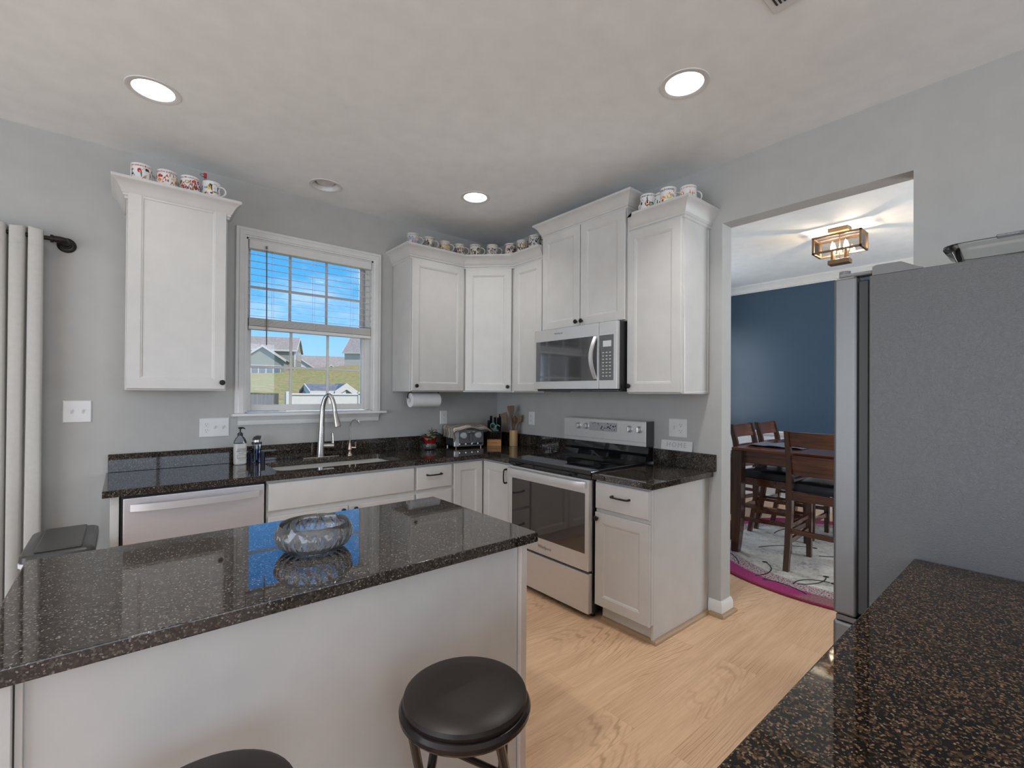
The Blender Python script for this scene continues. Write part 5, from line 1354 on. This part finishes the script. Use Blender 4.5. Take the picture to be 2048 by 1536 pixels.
# chairs: local frame, back at x = 0, facing +x
def chair(label, loc, rz):
    c = thing('dining_chair', label, 'chair', loc, rz, 'mahogany counter-height dining chairs')
    for s in (-1, 1):
        mb = MB(); y = s*.205; Q = []
        for x, z, w, d_ in ((-.075, 0, .038, .036), (-.040, .18, .040, .040), (-.008, .40, .042, .046), (.004, .58, .042, .050), (-.004, .72, .040, .046), (-.032, .92, .036, .042), (-.072, 1.075, .032, .038)):
            Q.append([(x-d_/2, y-w/2, z), (x+d_/2, y-w/2, z), (x+d_/2, y+w/2, z), (x-d_/2, y+w/2, z)])
        mb.loft(Q); mb.build('rear_post', 'mahog_z', c, local=True)
        mb = MB(); mb.loft([[(.425-w/2, y-w/2, z), (.425+w/2, y-w/2, z), (.425+w/2, y+w/2, z), (.425-w/2, y+w/2, z)] for z, w in ((0, .034), (.30, .042), (.60, .046))]); mb.build('front_leg', 'mahog_z', c, local=True)
        mb = MB(); mb.box(0, .425, y-.011, y+.011, .535, .60, .002); mb.build('side_rail', 'mahog_x', c, local=True)
        mb = MB(); mb.bar((-.02, y, .215), (.425, y, .235), .020, .036); mb.build('side_stretcher', 'mahog_x', c, local=True); MB().bar((-.012, y, .335), (.425, y, .345), .018, .026).build('side_stretcher', 'mahog_x', c, local=True)
    def slat(z0, z1, x0, x1):
        mb = MB(); Q = []
        for k in range(9):
            f = k/8; y = -.190+.38*f; bow = .018*math.sin(PI*f)
            Q.append([(x0-.010-bow, y, z0), (x0+.010-bow, y, z0), (x1+.010-bow, y, z1), (x1-.010-bow, y, z1)])
        mb.loft(Q); mb.build('back_slat', 'mahog_x', c, local=True)
    slat(.955, 1.070, -.040, -.070); slat(.735, .885, -.004, -.026)
    mb = MB(); mb.box(.41, .44, -.20, .20, .535, .60, .002); mb.build('seat_rail', 'mahog_x', c, local=True); MB().box(-.012, .014, -.19, .19, .535, .60, .002).build('seat_rail', 'mahog_x', c, local=True)
    mb = MB(); mb.bar((.425, -.2, .18), (.425, .2, .18), .022, .040); mb.build('cross_stretcher', 'mahog_x', c, local=True); MB().bar((-.018, -.2, .30), (-.018, .2, .30), .020, .036).build('cross_stretcher', 'mahog_x', c, local=True)
    Q = []
    for z, i in ((.600, .006), (.606, .0), (.640, -.004), (.662, .004), (.672, .03), (.676, .08), (.677, .15)): Q.append([(x, y, z) for x, y in rrect(.022+i, .452-i, -.217+i, .217-i, max(.01, .03-i*.1), 5)])
    MB().loft(Q).build('seat_cushion', 'seat_leather', c, local=True)
    return c
c0 = chair('mahogany dining chair on the kitchen side of the table with its slatted back towards us', (1.165, -2.425, .011), 0)
copy_tree(c0, (1.755, -1.655, .011), -PI/2, 'dining chair at the left end of the table nearest the opening')
copy_tree(c0, (2.30, -1.66, .011), -PI/2, 'dining chair at the left end of the table nearer the navy wall')
copy_tree(c0, (2.80, -2.40, .011), PI, 'dining chair on the far side of the table facing the kitchen')
copy_tree(c0, (2.80, -.78, .0), -PI/2-.2, 'dining chair standing alone near the far dark corner')

# flush mount lantern
lf_ = thing('flush_mount_light', 'bronze box lantern with clear panes and lit bulbs on the dining room ceiling', 'ceiling light', (1.885, -2.352, CEIL))
MB().box(1.828, 1.942, -2.425, -2.280, CEIL-.032, CEIL, .002).build('canopy', 'bronze', lf_)
mb = MB()
for y in (-2.40, -2.305): mb.cyl((1.885, y, CEIL-.036), (1.885, y, CEIL-.031), .005, n=8)
mb.cyl((1.885, -2.352, 2.50), (1.885, -2.352, CEIL-.03), .004, n=8); mb.build('stem', 'bronze', lf_)
LX0, LX1, LY0, LY1, LZ0, LZ1 = 1.785, 1.985, -2.530, -2.172, 2.590, 2.738
mb = MB(); b_ = .016
for x in (LX0, LX1-b_):
    for y in (LY0, LY1-b_): mb.box(x, x+b_, y, y+b_, LZ0, LZ1, .001)
for z in (LZ0, LZ1-b_):
    for x in (LX0, LX1-b_): mb.box(x, x+b_, LY0, LY1, z, z+b_, .001)
    for y in (LY0, LY1-b_): mb.box(LX0, LX1, y, y+b_, z, z+b_, .001)
mb.box(1.880, 1.890, LY0, LY1, LZ1-.012, LZ1-.004)
mb.build('frame', 'bronze', lf_)
mb = MB()
for x in (LX0+.006, LX1-.010): mb.box(x, x+.003, LY0+b_, LY1-b_, LZ0+b_, LZ1-b_)
for y in (LY0+.006, LY1-.010): mb.box(LX0+b_, LX1-b_, y, y+.003, LZ0+b_, LZ1-b_)
mb.build('pane', 'lamp_glass', lf_)
MB().box(1.838, 1.932, -2.430, -2.275, 2.492, 2.530, .002).build('socket_plate', 'bronze', lf_)
for x in (1.862, 1.908):
    for y in (-2.305, -2.400):
        so_ = MB().cyl((x, y, 2.53), (x, y, 2.605), .012, n=12).build('socket', 'bronze', lf_)
        MB().lathe([(.009, 2.605), (.014, 2.625), (.015, 2.640), (.011, 2.662), (.004, 2.685), (.001, 2.692)], 14, Matrix.Translation((x, y, 0))).build('bulb', 'bulb', so_)
lamp('lantern_lamp', 'POINT', (1.885, -2.300, 2.650), 7, (1, .80, .58), shadow_soft_size=.012)
lamp('lantern_lamp', 'POINT', (1.885, -2.405, 2.650), 7, (1, .80, .58), shadow_soft_size=.012)
